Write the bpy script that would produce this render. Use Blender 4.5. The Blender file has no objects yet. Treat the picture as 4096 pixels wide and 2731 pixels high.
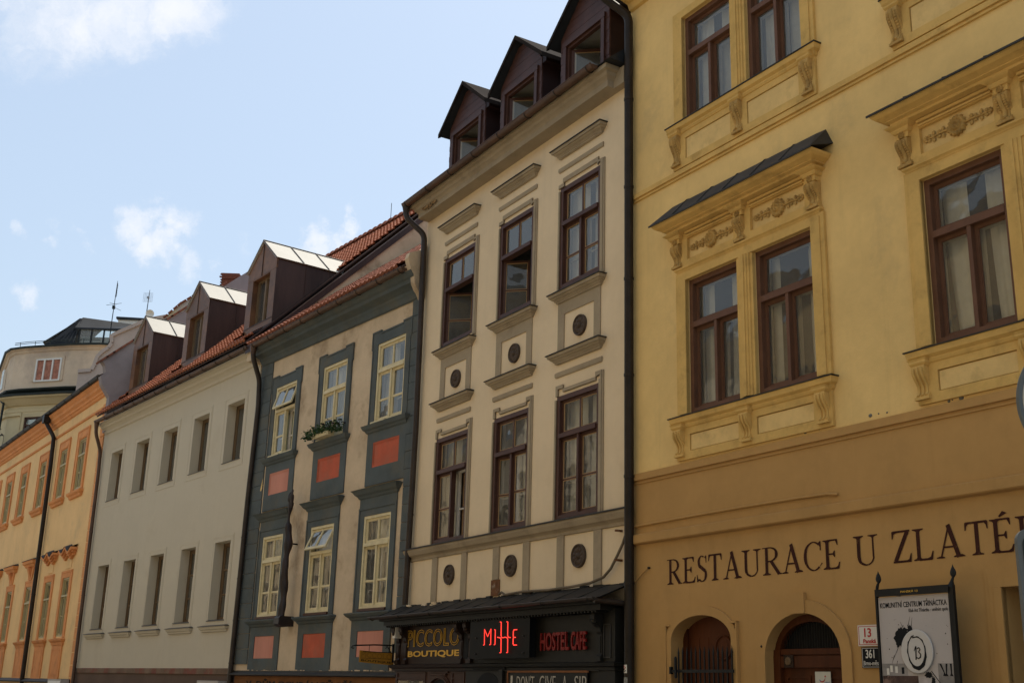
import bpy, math, random
from mathutils import Vector, Matrix
random.seed(7)
R = math.radians
SKYPALE, SKYWHITE, CLOUDCOL, SUNE, EXPO = .45, (4.95, 5.85, 6.8), (6.5, 6.55, 6.8), 5.0, 0.06
OPPD, OPH = 13.3, (14.6, 14.0, 13.4, 14)
scene = bpy.context.scene
C = scene.collection

# ------------------------------------------------------------------ camera
cam_d = bpy.data.cameras.new('camera'); cam = bpy.data.objects.new('camera', cam_d); C.objects.link(cam)
cam_d.sensor_width = 36.0
cam_d.lens = 36.0 * 4679.6 / 4096.0
cam_d.clip_start = 0.05; cam_d.clip_end = 2000
PITCH, ROLL = R(16.758), R(1.713)
fw = Vector((0, math.cos(PITCH), math.sin(PITCH))); up0 = Vector((0, -math.sin(PITCH), math.cos(PITCH))); rt0 = Vector((1, 0, 0))
rt = math.cos(ROLL)*rt0 + math.sin(ROLL)*up0; up = -math.sin(ROLL)*rt0 + math.cos(ROLL)*up0
mw = Matrix((rt, up, -fw)).transposed().to_4x4(); mw.translation = Vector((0, 0, 1.6))
cam.matrix_world = mw
scene.camera = cam

# ------------------------------------------------------------------ sky and sun
SUN = Vector((0.27, 0.34, 0.90)).normalized()
sun_el = math.asin(SUN.z); sun_az = math.atan2(SUN.x, SUN.y)
world = bpy.data.worlds.new('World'); scene.world = world; world.use_nodes = True
nt = world.node_tree; N = nt.nodes; L = nt.links
bg = N['Background']; bg.inputs['Strength'].default_value = 0.15
sky = N.new('ShaderNodeTexSky'); sky.sky_type = 'NISHITA'; sky.sun_disc = False
sky.sun_elevation = sun_el; sky.sun_rotation = sun_az
sky.air_density = 1.3; sky.dust_density = 2.2; sky.ozone_density = 1.6
def wn(t, **k):
    n = N.new(t)
    for a, b in k.items(): setattr(n, a, b)
    return n
tc = wn('ShaderNodeTexCoord')
def pdir(x, y):   # direction of a cloud in the sky, from degrees (azimuth from +Y towards +X, elevation)
    a, e = R(x), R(y); return (math.sin(a)*math.cos(e), math.cos(a)*math.cos(e), math.sin(e))
n0 = wn('ShaderNodeTexNoise'); n0.inputs['Scale'].default_value = 9; n0.inputs['Detail'].default_value = 7; n0.inputs['Roughness'].default_value = .62
L.new(tc.outputs['Generated'], n0.inputs['Vector'])
sub = wn('ShaderNodeVectorMath', operation='SUBTRACT'); L.new(n0.outputs['Color'], sub.inputs[0]); sub.inputs[1].default_value = (.5, .5, .5)
scl = wn('ShaderNodeVectorMath', operation='SCALE'); L.new(sub.outputs[0], scl.inputs[0]); scl.inputs['Scale'].default_value = .13
add = wn('ShaderNodeVectorMath', operation='ADD'); L.new(tc.outputs['Generated'], add.inputs[0]); L.new(scl.outputs[0], add.inputs[1])
CLOUDS = [(-25.8, 29.0, 0.101, 0.53), (-23.8, 29.6, 0.095, 0.65), (-22.2, 29.5, 0.081, 0.69), (-20.4, 29.6, 0.074, 0.76), (-18.6, 30.6, 0.074, 0.78), (-17.9, 29.9, 0.054, 0.63), (-21, 31, 0.081, 0.63), (-26.5, 31.5, 0.108, 0.63), (-22, 33.5, 0.121, 0.69), (-17.5, 33, 0.081, 0.63), (-21.8, 20.2, 0.026, 0.62), (-21.4, 19.6, 0.023, 0.66), (-18.5, 21.8, 0.026, 0.62), (-19.0, 20.5, 0.034, 0.7), (-17.8, 20.9, 0.034, 0.7), (-18.1, 19.6, 0.031, 0.66), (-16.8, 18.9, 0.026, 0.58), (-14.0, 20.6, 0.023, 0.48), (-12.6, 20.9, 0.018, 0.46), (-10.2, 21.1, 0.023, 0.7), (-8.5, 21.2, 0.023, 0.7), (-9.4, 20.6, 0.023, 0.66), (-24.1, 16.6, 0.026, 0.55), (-22.6, 19.4, 0.016, 0.45), (-20.5, 18.8, 0.013, 0.44), (-15.7, 19.6, 0.016, 0.5), (-24.2, 19.9, 0.018, 0.4), (-11, 21.4, 0.016, 0.42), (40, 35, 0.455, 0.5), (100, 25, 0.52, 0.55), (170, 40, 0.455, 0.5), (-120, 30, 0.52, 0.55), (-70, 45, 0.39, 0.5), (-160, 20, 0.39, 0.55)]

acc = None
for (az, el, rad, amp) in CLOUDS:
    d = wn('ShaderNodeVectorMath', operation='DISTANCE'); L.new(add.outputs[0], d.inputs[0]); d.inputs[1].default_value = pdir(az, el)
    m = wn('ShaderNodeMapRange', interpolation_type='SMOOTHSTEP'); m.inputs[1].default_value = 0; m.inputs[2].default_value = rad
    m.inputs[3].default_value = amp; m.inputs[4].default_value = 0; L.new(d.outputs['Value'], m.inputs[0])
    if acc is None: acc = m.outputs[0]
    else:
        x = wn('ShaderNodeMath', operation='MAXIMUM'); L.new(acc, x.inputs[0]); L.new(m.outputs[0], x.inputs[1]); acc = x.outputs[0]
n1 = wn('ShaderNodeTexNoise'); n1.inputs['Scale'].default_value = 14; n1.inputs['Detail'].default_value = 8; n1.inputs['Roughness'].default_value = .66
L.new(add.outputs[0], n1.inputs['Vector'])
mul = wn('ShaderNodeMath', operation='MULTIPLY_ADD'); L.new(n1.outputs['Fac'], mul.inputs[0]); mul.inputs[1].default_value = 1.0; L.new(acc, mul.inputs[2])
mr = wn('ShaderNodeMapRange', interpolation_type='SMOOTHSTEP'); L.new(mul.outputs[0], mr.inputs[0])
mr.inputs[1].default_value = .72; mr.inputs[2].default_value = 1.42; mr.inputs[3].default_value = 0; mr.inputs[4].default_value = .85
hz = wn('ShaderNodeMix', data_type='RGBA'); hz.inputs[0].default_value = SKYPALE; L.new(sky.outputs[0], hz.inputs[6]); hz.inputs[7].default_value = (*SKYWHITE, 1)
cm = wn('ShaderNodeMix', data_type='RGBA'); L.new(mr.outputs[0], cm.inputs[0]); L.new(hz.outputs[2], cm.inputs[6]); cm.inputs[7].default_value = (*CLOUDCOL, 1)
L.new(cm.outputs[2], bg.inputs['Color'])
sd = bpy.data.lights.new('sun', 'SUN'); sd.energy = SUNE; sd.angle = R(0.53); sd.color = (1, .93, .80)
so = bpy.data.objects.new('sun', sd); C.objects.link(so); so.rotation_euler = (-SUN).to_track_quat('-Z', 'Y').to_euler(); so.location = (0, 0, 60)
scene.view_settings.view_transform = 'Standard'; scene.view_settings.look = 'None'
scene.view_settings.gamma = 1; scene.view_settings.use_curve_mapping = False
scene.view_settings.exposure = EXPO
scene.cycles.max_bounces = 8; scene.cycles.diffuse_bounces = 4; scene.cycles.transparent_max_bounces = 12

# ------------------------------------------------------------------ helpers
class M:
    """collects faces of one mesh"""
    def __init__(s): s.v = []; s.f = []; s.mi = []; s.sm = []
    def add(s, vs, fs, mi=0, sm=False):
        b = len(s.v); s.v += [tuple(p) for p in vs]
        for f in fs: s.f.append([b+i for i in f]); s.mi.append(mi); s.sm.append(sm)
        return s
    def box(s, x0, x1, y0, y1, z0, z1, mi=0):
        return s.add([(x0,y0,z0),(x1,y0,z0),(x1,y1,z0),(x0,y1,z0),(x0,y0,z1),(x1,y0,z1),(x1,y1,z1),(x0,y1,z1)],
                     [(0,3,2,1),(4,5,6,7),(0,1,5,4),(1,2,6,5),(2,3,7,6),(3,0,4,7)], mi)
    def quad(s, a, b, c, d, mi=0): return s.add([a,b,c,d], [(0,1,2,3)], mi)
    def prism(s, pts, y0, y1, mi=0):     # polygon in x,z pushed through y
        n = len(pts); vs = [(x,y0,z) for x,z in pts]+[(x,y1,z) for x,z in pts]
        return s.add(vs, [tuple(range(n)), tuple(range(2*n-1,n-1,-1))]+[(i,i+n,(i+1)%n+n,(i+1)%n) for i in range(n)], mi)
    def prismx(s, pts, x0, x1, mi=0, sm=False):    # polygon in (w,z) pushed through x
        n = len(pts); vs = [(x0,-w,z) for w,z in pts]+[(x1,-w,z) for w,z in pts]
        s.add(vs, [(i,i+n,(i+1)%n+n,(i+1)%n) for i in range(n)], mi, sm)
        return s.add(vs, [tuple(range(n-1,-1,-1)), tuple(range(n,2*n))], mi)
    def mould(s, prof, x0, x1, wb=0, mi=0, yb=.0, left=True, right=True):
        """moulding run along x with mitred returns to the wall; prof = [(w,z)] bottom to top"""
        n = len(prof); vs = []
        for w, z in prof:
            o = max(w-wb, 0); a = x0-(o if left else 0); b = x1+(o if right else 0)
            vs += [(a,yb,z),(a,-w,z),(b,-w,z),(b,yb,z)]
        fs = []
        for i in range(n-1):
            for k in range(3): fs.append((4*i+k, 4*i+k+1, 4*i+k+5, 4*i+k+4))
        fs.append((0,3,2,1)); t = 4*(n-1); fs.append((t,t+1,t+2,t+3))
        return s.add(vs, fs, mi)
    def tube(s, path, r, n=10, mi=0, caps=True, flat=None):
        path = [Vector(p) for p in path]; rings = []
        rr = r if isinstance(r, (list, tuple)) else [r]*len(path)
        prev = None
        for i, p in enumerate(path):
            if i == 0: d = path[1]-p
            elif i == len(path)-1: d = p-path[i-1]
            else: d = (path[i+1]-p).normalized()+(p-path[i-1]).normalized()
            d.normalize()
            if prev is None:
                a = d.orthogonal().normalized()
            else:
                a = (prev - d*prev.dot(d)).normalized()
            prev = a; b = d.cross(a)
            k = 1.0
            if 0 < i < len(path)-1:
                c = (p-path[i-1]).normalized().dot(d); k = 1/max(c, .5)
            rings.append([p+(a*math.cos(2*math.pi*j/n)+b*math.sin(2*math.pi*j/n))*rr[i] for j in range(n)])
        vs = [q for g in rings for q in g]; fs = []
        for i in range(len(path)-1):
            for j in range(n): fs.append((i*n+j, i*n+(j+1)%n, (i+1)*n+(j+1)%n, (i+1)*n+j))
        s.add(vs, fs, mi, True)
        if caps: s.add(rings[0], [tuple(range(n-1,-1,-1))], mi); s.add(rings[-1], [tuple(range(n))], mi)
        return s
    def lathe_y(s, prof, cx, cz, y0, n=20, mi=0, fn=None):
        """disc facing -y: prof = [(radius, height outward)]"""
        vs = []
        for r, h in prof:
            for j in range(n):
                a = 2*math.pi*j/n; hh, r2 = (h, r) if fn is None else fn(r, h, a)
                vs.append((cx+r2*math.cos(a), y0-hh, cz+r2*math.sin(a)))
        fs = [(i*n+j, (i+1)*n+j, (i+1)*n+(j+1)%n, i*n+(j+1)%n) for i in range(len(prof)-1) for j in range(n)]
        s.add(vs, fs, mi, True); k = (len(prof)-1)*n
        return s.add(vs[k:], [tuple(range(n-1,-1,-1))], mi, True)
    def ball(s, c, rx, ry, rz, n=10, m=6, mi=0):
        vs = []
        for i in range(m+1):
            t = math.pi*i/m
            for j in range(n):
                a = 2*math.pi*j/n; vs.append((c[0]+rx*math.sin(t)*math.cos(a), c[1]+ry*math.sin(t)*math.sin(a), c[2]+rz*math.cos(t)))
        return s.add(vs, [(i*n+j, (i+1)*n+j, (i+1)*n+(j+1)%n, i*n+(j+1)%n) for i in range(m) for j in range(n)], mi, True)
    def mesh(s, name, mats):
        me = bpy.data.meshes.new(name); me.from_pydata(s.v, [], s.f)
        for m_ in (mats if isinstance(mats, (list, tuple)) else [mats]): me.materials.append(m_)
        me.polygons.foreach_set('material_index', s.mi); me.polygons.foreach_set('use_smooth', s.sm)
        me.update(); return me
    def ob(s, name, mats, parent=None, loc=(0,0,0), rot=(0,0,0)):
        return link(name, s.mesh(name, mats), parent, loc, rot)
def link(name, me, parent=None, loc=(0,0,0), rot=(0,0,0)):
    o = bpy.data.objects.new(name, me); C.objects.link(o); o.parent = parent; o.location = loc; o.rotation_euler = rot
    return o
def thing(name, label, cat, loc=(0,0,0), rz=0, group=None, kind=None):
    o = bpy.data.objects.new(name, None); C.objects.link(o); o.location = loc; o.rotation_euler = (0,0,rz); o.empty_display_size = .2
    o['label'] = label; o['category'] = cat
    if group: o['group'] = group
    if kind: o['kind'] = kind
    return o
def tag(o, label, cat, group=None, kind=None):
    o['label'] = label; o['category'] = cat
    if group: o['group'] = group
    if kind: o['kind'] = kind
    return o

# ------------------------------------------------------------------ materials
MATS = {}
def mat(name, col, rough=.85, var=.12, vscale=1.5, bump=.15, bscale=60, spec=.14, metal=0, stain=None, sscale=1.2, samt=.5, slo=.5, shi=.7, coat=0, streak=0, emit=None, fine=.0, vert=False, wave=0):
    if name in MATS: return MATS[name]
    m = bpy.data.materials.new(name); m.use_nodes = True; t = m.node_tree; n = t.nodes; l = t.links
    b = n['Principled BSDF']; b.inputs['Roughness'].default_value = rough; b.inputs['Metallic'].default_value = metal
    b.inputs['Specular IOR Level'].default_value = spec
    if coat: b.inputs['Coat Weight'].default_value = coat; b.inputs['Coat Roughness'].default_value = .25
    tcn = n.new('ShaderNodeTexCoord'); geo = n.new('ShaderNodeNewGeometry')
    src = tcn.outputs['Object']
    mp = n.new('ShaderNodeMapping'); l.new(src, mp.inputs['Vector'])
    if vert: mp.inputs['Scale'].default_value = (1, 1, .18)
    def noise(sc, det=5, rg=.6, v=None):
        q = n.new('ShaderNodeTexNoise'); q.inputs['Scale'].default_value = sc; q.inputs['Detail'].default_value = det; q.inputs['Roughness'].default_value = rg
        l.new(v or mp.outputs[0], q.inputs['Vector']); return q
    def mixc(fac, a, c, mode='MIX'):
        q = n.new('ShaderNodeMix'); q.data_type = 'RGBA'; q.blend_type = mode
        if isinstance(fac, float): q.inputs[0].default_value = fac
        else: l.new(fac, q.inputs[0])
        for i, v in ((6, a), (7, c)):
            if isinstance(v, tuple): q.inputs[i].default_value = (*v, 1)
            else: l.new(v, q.inputs[i])
        return q.outputs[2]
    def ramp(sock, a, c):
        q = n.new('ShaderNodeMapRange'); q.interpolation_type = 'SMOOTHSTEP'; l.new(sock, q.inputs[0]); q.inputs[1].default_value = a; q.inputs[2].default_value = c
        return q.outputs[0]
    n1 = noise(vscale); dark = tuple(c*(1-var*1.6) for c in col); lite = tuple(min(1, c*(1+var*.9)) for c in col)
    cc = mixc(ramp(n1.outputs['Fac'], .3, .7), dark, lite)
    n2 = noise(vscale*9, 6, .7); cc = mixc(.35, cc, mixc(ramp(n2.outputs['Fac'], .3, .7), tuple(c*(1-var) for c in col), tuple(min(1, c*(1+var*.5)) for c in col)))
    if stain:
        n3 = noise(sscale, 7, .68); f = ramp(n3.outputs['Fac'], slo, shi)
        q = n.new('ShaderNodeMath'); q.operation = 'MULTIPLY'; l.new(f, q.inputs[0]); q.inputs[1].default_value = samt
        cc = mixc(q.outputs[0], cc, stain)
    if streak:
        mp2 = n.new('ShaderNodeMapping'); l.new(src, mp2.inputs['Vector']); mp2.inputs['Scale'].default_value = (1, 1, .07)
        n4 = noise(4.5, 5, .65, mp2.outputs[0]); f = ramp(n4.outputs['Fac'], .52, .75)
        q = n.new('ShaderNodeMath'); q.operation = 'MULTIPLY'; l.new(f, q.inputs[0]); q.inputs[1].default_value = streak
        cc = mixc(q.outputs[0], cc, tuple(c*.55 for c in col))
    l.new(cc, b.inputs['Base Color'])
    if bump:
        n5 = noise(bscale, 4, .6); bp = n.new('ShaderNodeBump'); bp.inputs['Strength'].default_value = bump; bp.inputs['Distance'].default_value = .01
        l.new(n5.outputs['Fac'], bp.inputs['Height'])
        if wave:
            n6 = noise(wave, 3, .5); bp2 = n.new('ShaderNodeBump'); bp2.inputs['Strength'].default_value = .35; bp2.inputs['Distance'].default_value = .06
            l.new(n6.outputs['Fac'], bp2.inputs['Height']); l.new(bp2.outputs[0], bp.inputs['Normal'])
        l.new(bp.outputs[0], b.inputs['Normal'])
    if emit:
        b.inputs['Emission Color'].default_value = (*emit[0], 1); b.inputs['Emission Strength'].default_value = emit[1]
    MATS[name] = m; return m
def glass_mat(name, tint=(.9,.93,.91), wob=.5, sc=2.2, ior=1.5, painted_sheen=.10, boost=.8):
    m = bpy.data.materials.new(name); m.use_nodes = True; t = m.node_tree; n = t.nodes; l = t.links
    n.remove(n['Principled BSDF']); out = n['Material Output']
    tr = n.new('ShaderNodeBsdfTransparent'); tr.inputs[0].default_value = (*tint, 1)
    gl = n.new('ShaderNodeBsdfGlossy'); gl.inputs['Roughness'].default_value = .015; gl.inputs[0].default_value = (.95,.91,.84,1)
    df = n.new('ShaderNodeBsdfDiffuse'); df.inputs[0].default_value = (.50,.48,.42,1)
    tcn = n.new('ShaderNodeTexCoord'); oi = n.new('ShaderNodeObjectInfo')
    ad = n.new('ShaderNodeVectorMath'); ad.operation = 'ADD'; l.new(tcn.outputs['Object'], ad.inputs[0])
    sc_ = n.new('ShaderNodeVectorMath'); sc_.operation = 'SCALE'; l.new(oi.outputs['Location'], sc_.inputs[0]); sc_.inputs['Scale'].default_value = 3.7
    l.new(sc_.outputs[0], ad.inputs[1])
    q = n.new('ShaderNodeTexNoise'); q.inputs['Scale'].default_value = sc; q.inputs['Detail'].default_value = 1.5; l.new(ad.outputs[0], q.inputs['Vector'])
    bp = n.new('ShaderNodeBump'); bp.inputs['Strength'].default_value = wob; bp.inputs['Distance'].default_value = .05; l.new(q.outputs['Fac'], bp.inputs['Height'])
    l.new(bp.outputs[0], gl.inputs['Normal'])
    fr = n.new('ShaderNodeFresnel'); fr.inputs[0].default_value = ior
    mu_ = n.new('ShaderNodeMath'); mu_.operation = 'MULTIPLY'; mu_.use_clamp = True; l.new(fr.outputs[0], mu_.inputs[0]); mu_.inputs[1].default_value = 2.0*boost
    m1 = n.new('ShaderNodeMixShader'); l.new(mu_.outputs[0], m1.inputs[0]); l.new(tr.outputs[0], m1.inputs[1]); l.new(gl.outputs[0], m1.inputs[2])
    m2 = n.new('ShaderNodeMixShader'); m2.inputs[0].default_value = painted_sheen; l.new(m1.outputs[0], m2.inputs[1]); l.new(df.outputs[0], m2.inputs[2])  # diffuse share paints a pale sheen into the panes to brighten them
    l.new(m2.outputs[0], out.inputs[0]); return m

Y_WALL = mat('yellow_plaster', (.77,.53,.205), var=.10, vscale=.7, bump=.22, bscale=35, stain=(.46,.33,.15), sscale=.8, samt=.6, slo=.5, shi=.76, wave=1.6, streak=.2)
Y_TRIM = mat('golden_trim_plaster', (.64,.41,.13), var=.12, vscale=1.8, bump=.15, bscale=50, stain=(.26,.16,.05), sscale=2.6, samt=.5, slo=.5, shi=.75)
Y_ORN = mat('golden_relief_plaster', (.50,.31,.10), var=.2, vscale=5, bump=.4, bscale=70, stain=(.16,.10,.04), sscale=9, samt=.6, slo=.48, shi=.7)
Y_OCHRE = mat('ochre_base_plaster', (.46,.265,.092), var=.07, vscale=.8, bump=.12, bscale=50, wave=1.2, stain=(.36,.21,.075), sscale=.7, samt=.55, streak=.16)
Y_PANEL = mat('pale_yellow_panel_plaster', (.72,.50,.20), var=.1, vscale=2, bump=.2, bscale=40, stain=(.4,.27,.1), sscale=3, samt=.4)
C_WALL = mat('cream_plaster', (.71,.56,.36), var=.06, vscale=.6, bump=.12, bscale=60, stain=(.42,.31,.17), sscale=.7, samt=.4, slo=.55, shi=.8, wave=1.3, streak=.12)
C_TRIM = mat('taupe_trim_plaster', (.345,.275,.18), var=.09, vscale=1.4, bump=.1, stain=(.18,.14,.09), sscale=1.7, samt=.4)
C_ROS = mat('dark_bronze_rosette', (.085,.06,.042), rough=.6, var=.2, vscale=8, bump=.3, bscale=90)
BRN = mat('red_brown_window_paint', (.078,.035,.023), rough=.5, var=.15, vscale=3, bump=.12, bscale=40, spec=.2, stain=(.24,.12,.07), sscale=9, samt=.35, slo=.6, shi=.75)
BRNY = mat('worn_russet_window_paint', (.140,.066,.037), rough=.55, var=.15, vscale=3, bump=.2, bscale=50, spec=.2, stain=(.45,.34,.22), sscale=11, samt=.7, slo=.68, shi=.76)
PUTTY = mat('window_putty', (.42,.27,.13), rough=.6, var=.15)
WHT = mat('white_inner_window_paint', (.62,.58,.50), rough=.5, var=.08, bump=.05)
BW = mat('pale_yellow_window_wood', (.66,.56,.33), rough=.5, var=.12, vscale=4, bump=.2, bscale=60, stain=(.28,.2,.1), sscale=7, samt=.7, slo=.6, shi=.74)
B_BLUE = mat('blue_grey_plaster', (.093,.107,.104), var=.16, vscale=1.1, bump=.15, bscale=45, stain=(.13,.115,.08), sscale=.9, samt=.7, slo=.45, shi=.7)
B_WALL = mat('weathered_beige_plaster', (.58,.445,.29), var=.12, vscale=1.1, bump=.3, bscale=30, stain=(.20,.125,.065), sscale=.85, samt=.75, slo=.48, shi=.74, wave=2)
B_RED = mat('brick_red_panel_paint', (.50,.105,.05), rough=.7, var=.12, vscale=2.5, bump=.1, stain=(.34,.12,.07), sscale=2.2, samt=.65, slo=.42, shi=.68)
B_PINK = mat('faded_pink_panel_paint', (.56,.24,.165), rough=.7, var=.12, vscale=1.6, bump=.08, stain=(.5,.12,.07), sscale=1.2, samt=.5, vert=True)
G_WALL = mat('grey_beige_plaster', (.545,.475,.35), var=.04, vscale=.5, bump=.10, bscale=90, stain=(.42,.35,.24), sscale=.5, samt=.35, wave=.9, streak=.10)
G_SILL = mat('dark_sill_metal', (.055,.05,.045), rough=.5, metal=.0, spec=.5, var=.2, bump=.05)
G_BASE = mat('brown_shop_base_plaster', (.13,.085,.06), var=.12, vscale=1, bump=.2)
G_BAND = mat('worn_red_brown_band', (.19,.125,.08), var=.25, vscale=1.4, bump=.1, stain=(.21,.065,.045), sscale=1.3, samt=.8, slo=.5, shi=.6)
O_WALL = mat('apricot_plaster', (.82,.54,.245), var=.08, vscale=.5, bump=.1, stain=(.5,.37,.2), sscale=.6, samt=.5, streak=.2)
O_TRIM = mat('orange_trim_plaster', (.70,.30,.11), var=.1, vscale=1, bump=.1, stain=(.36,.15,.07), sscale=1.4, samt=.4)
WOOD = mat('honey_window_wood', (.17,.11,.058), rough=.5, var=.15, vscale=3, bump=.1)
OWOOD = mat('pale_olive_window_wood', (.46,.38,.19), rough=.5, var=.12)
TILE = mat('terracotta_tile', (.40,.15,.085), rough=.75, var=.28, vscale=4.5, bump=.25, bscale=40, stain=(.20,.08,.05), sscale=3, samt=.55, slo=.5, shi=.7)
TILEB = mat('shaded_terracotta_tile', (.29,.105,.062), rough=.8, var=.3, vscale=5, bump=.3, bscale=40, stain=(.13,.07,.05), sscale=3, samt=.75, slo=.42, shi=.66)  # darker copy of the tile; the blue house roof's shade is in the colour
DECK = mat('roof_underlay', (.06,.035,.028), bump=0)
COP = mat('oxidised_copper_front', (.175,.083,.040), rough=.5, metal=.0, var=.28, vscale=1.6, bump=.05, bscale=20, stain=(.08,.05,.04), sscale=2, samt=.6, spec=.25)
COPD = mat('dark_copper_with_cheek_shade', (.054,.031,.024), rough=.5, metal=.0, var=.3, vscale=1.4, bump=.05, vert=True, spec=.2)  # darker copper for folds and flashing; on the cheeks it paints their shade
SHEET = mat('metal_sheet_painted_sky_glare', (.42,.40,.35), rough=.55, metal=.0, var=.05, bump=.03)  # pale colour paints the sky's reflection onto the dormer roof metal
SEAM = mat('dark_standing_seam', (.05,.045,.04), rough=.5, var=.1, bump=0)
GUT = mat('brown_gutter_metal', (.095,.050,.028), rough=.45, metal=.0, var=.25, vscale=2, bump=.05, spec=.3)
PIPE = mat('dark_brown_pipe_metal', (.040,.027,.018), rough=.45, metal=.0, var=.3, vscale=3, bump=.05, spec=.3, stain=(.12,.11,.09), sscale=14, samt=.6, slo=.72, shi=.8)
PIPEO = mat('green_black_pipe_metal', (.028,.020,.013), rough=.5, metal=.0, var=.3, vscale=3, bump=.05, spec=.18)
FLASH = mat('weathered_grey_flashing', (.032,.028,.022), rough=.6, metal=.0, var=.25, vscale=2.5, bump=.05, spec=.3)
VERGE = mat('matt_dark_verge', (.030,.024,.021), rough=.9, var=.2, bump=.03, spec=.02)
ANTH = mat('anthracite_roof_sheet', (.030,.032,.035), rough=.45, metal=.2, var=.2, bump=.05)
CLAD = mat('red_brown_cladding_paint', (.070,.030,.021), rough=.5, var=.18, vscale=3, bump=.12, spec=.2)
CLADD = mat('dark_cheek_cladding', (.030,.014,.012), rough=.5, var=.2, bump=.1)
BLK = mat('black_shopfront_paint', (.016,.0145,.011), rough=.5, var=.2, vscale=2, bump=.05, spec=.15)
BRK = mat('dark_brown_shopfront_paint', (.026,.014,.009), rough=.45, var=.2, vscale=2, bump=.05)
BRM = mat('brown_door_surround_paint', (.05,.021,.012), rough=.45, var=.15, vscale=2, bump=.05)
GOLD = mat('gold_lettering', (.70,.40,.06), rough=.5, var=.12, bump=0)
REDL = mat('red_cut_lettering', (.20,.010,.007), rough=.4, var=.08, bump=0)
NEON = mat('lit_red_neon_tube', (.9,.1,.08), rough=.4, var=0, bump=0, emit=((1,.045,.03), 1.45))
INK = mat('dark_brown_wall_lettering', (.045,.014,.008), rough=.8, var=.2, bump=.1, stain=(.20,.11,.04), sscale=13, samt=.55, slo=.56, shi=.72)
BLACKP = mat('black_print', (.010,.010,.010), rough=.7, var=.1, bump=0)
CHALK = mat('chalk_lettering', (.50,.45,.36), rough=.9, var=.25, vscale=20, bump=0)
WHITE = mat('white_enamel', (.66,.62,.54), rough=.35, var=.05, bump=0, spec=.5)
REDP = mat('red_print', (.42,.03,.03), rough=.4, var=.05, bump=0)
IRON = mat('black_wrought_iron', (.012,.012,.011), rough=.5, metal=.0, var=.2, bump=.1, spec=.2)
DOORW = mat('varnished_door_wood', (.080,.024,.008), rough=.5, var=.35, vscale=2.5, bump=.1, bscale=30, spec=.12, vert=True)
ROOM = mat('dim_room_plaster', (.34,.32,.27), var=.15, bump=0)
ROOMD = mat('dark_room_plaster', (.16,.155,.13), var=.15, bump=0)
CURT = mat('white_curtain_cloth', (.74,.71,.64), rough=.9, var=.06, vscale=6, bump=.05)
BLIND = mat('pale_green_blind_cloth', (.36,.38,.26), rough=.9, var=.08, bump=.05)
GLASS = glass_mat('old_window_glass', wob=.17, sc=2.2)
GLASSF = glass_mat('flat_window_glass', wob=.05, sc=1.5, boost=.6)
STREET = mat('granite_street_paving', (.30,.28,.25), var=.15, vscale=.6, bump=.2, bscale=8)
GROUND = mat('town_ground', (.22,.20,.17), var=.15, vscale=.1, bump=0)

# ------------------------------------------------------------------ building blocks
def arch_z(o, x):      # height of an arched head at x
    c = (o['x0']+o['x1'])/2; a = (o['x1']-o['x0'])/2; t = max(0, 1-((x-c)/a)**2)
    return o['zs']+(o['z1']-o['zs'])*math.sqrt(t)
def wall(parent, x0, x1, z0, z1, ops, mat_, depth=.25, back=9, name='wall', top=True, revmat=None, roofz=None):
    """front wall at y=0 with openings and their reveals, plus side and back walls"""
    m = M(); ops = [dict(zip(('x0','x1','z0','z1'), o)) if not isinstance(o, dict) else o for o in ops]
    xs = sorted({x0, x1, *[o['x0'] for o in ops], *[o['x1'] for o in ops]}); zs = sorted({z0, z1, *[o['z0'] for o in ops], *[o['z1'] for o in ops]})
    xs = [x for x in xs if x0 <= x <= x1]; zs = [z for z in zs if z0 <= z <= z1]
    for i in range(len(xs)-1):
        for j in range(len(zs)-1):
            cx, cz = (xs[i]+xs[i+1])/2, (zs[j]+zs[j+1])/2
            if any(o['x0'] < cx < o['x1'] and o['z0'] < cz < o['z1'] for o in ops): continue
            m.quad((xs[i],0,zs[j]),(xs[i+1],0,zs[j]),(xs[i+1],0,zs[j+1]),(xs[i],0,zs[j+1]))
    for o in ops:
        a, b, c, d = o['x0'], o['x1'], o['z0'], o['z1']; dp = o.get('d', depth)
        if 'zs' in o:
            n = 20; px = [a+(b-a)*(1-math.cos(math.pi*k/n))/2 for k in range(n+1)]
            for k in range(n):
                za, zb = arch_z(o, px[k]), arch_z(o, px[k+1])
                m.quad((px[k],0,za),(px[k+1],0,zb),(px[k+1],0,d),(px[k],0,d))
                m.add([(px[k],0,za),(px[k],dp,za),(px[k+1],dp,zb),(px[k+1],0,zb)], [(0,1,2,3)], 1, True)
            d = o['zs']
        else: m.quad((a,0,d),(a,dp,d),(b,dp,d),(b,0,d), 1)
        m.quad((a,0,c),(a,dp,c),(a,dp,d),(a,0,d), 1); m.quad((b,0,d),(b,dp,d),(b,dp,c),(b,0,c), 1)
        m.quad((a,0,c),(b,0,c),(b,dp,c),(a,dp,c), 1)
    m.quad((x0,0,z0),(x0,0,z1),(x0,back,z1),(x0,back,z0)); m.quad((x1,0,z0),(x1,back,z0),(x1,back,z1),(x1,0,z1))
    m.quad((x0,back,z0),(x0,back,z1),(x1,back,z1),(x1,back,z0))
    if top: m.quad((x0,0,z1),(x1,0,z1),(x1,back,z1),(x0,back,z1))
    return m.ob(name, [mat_, revmat or mat_], parent)

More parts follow.
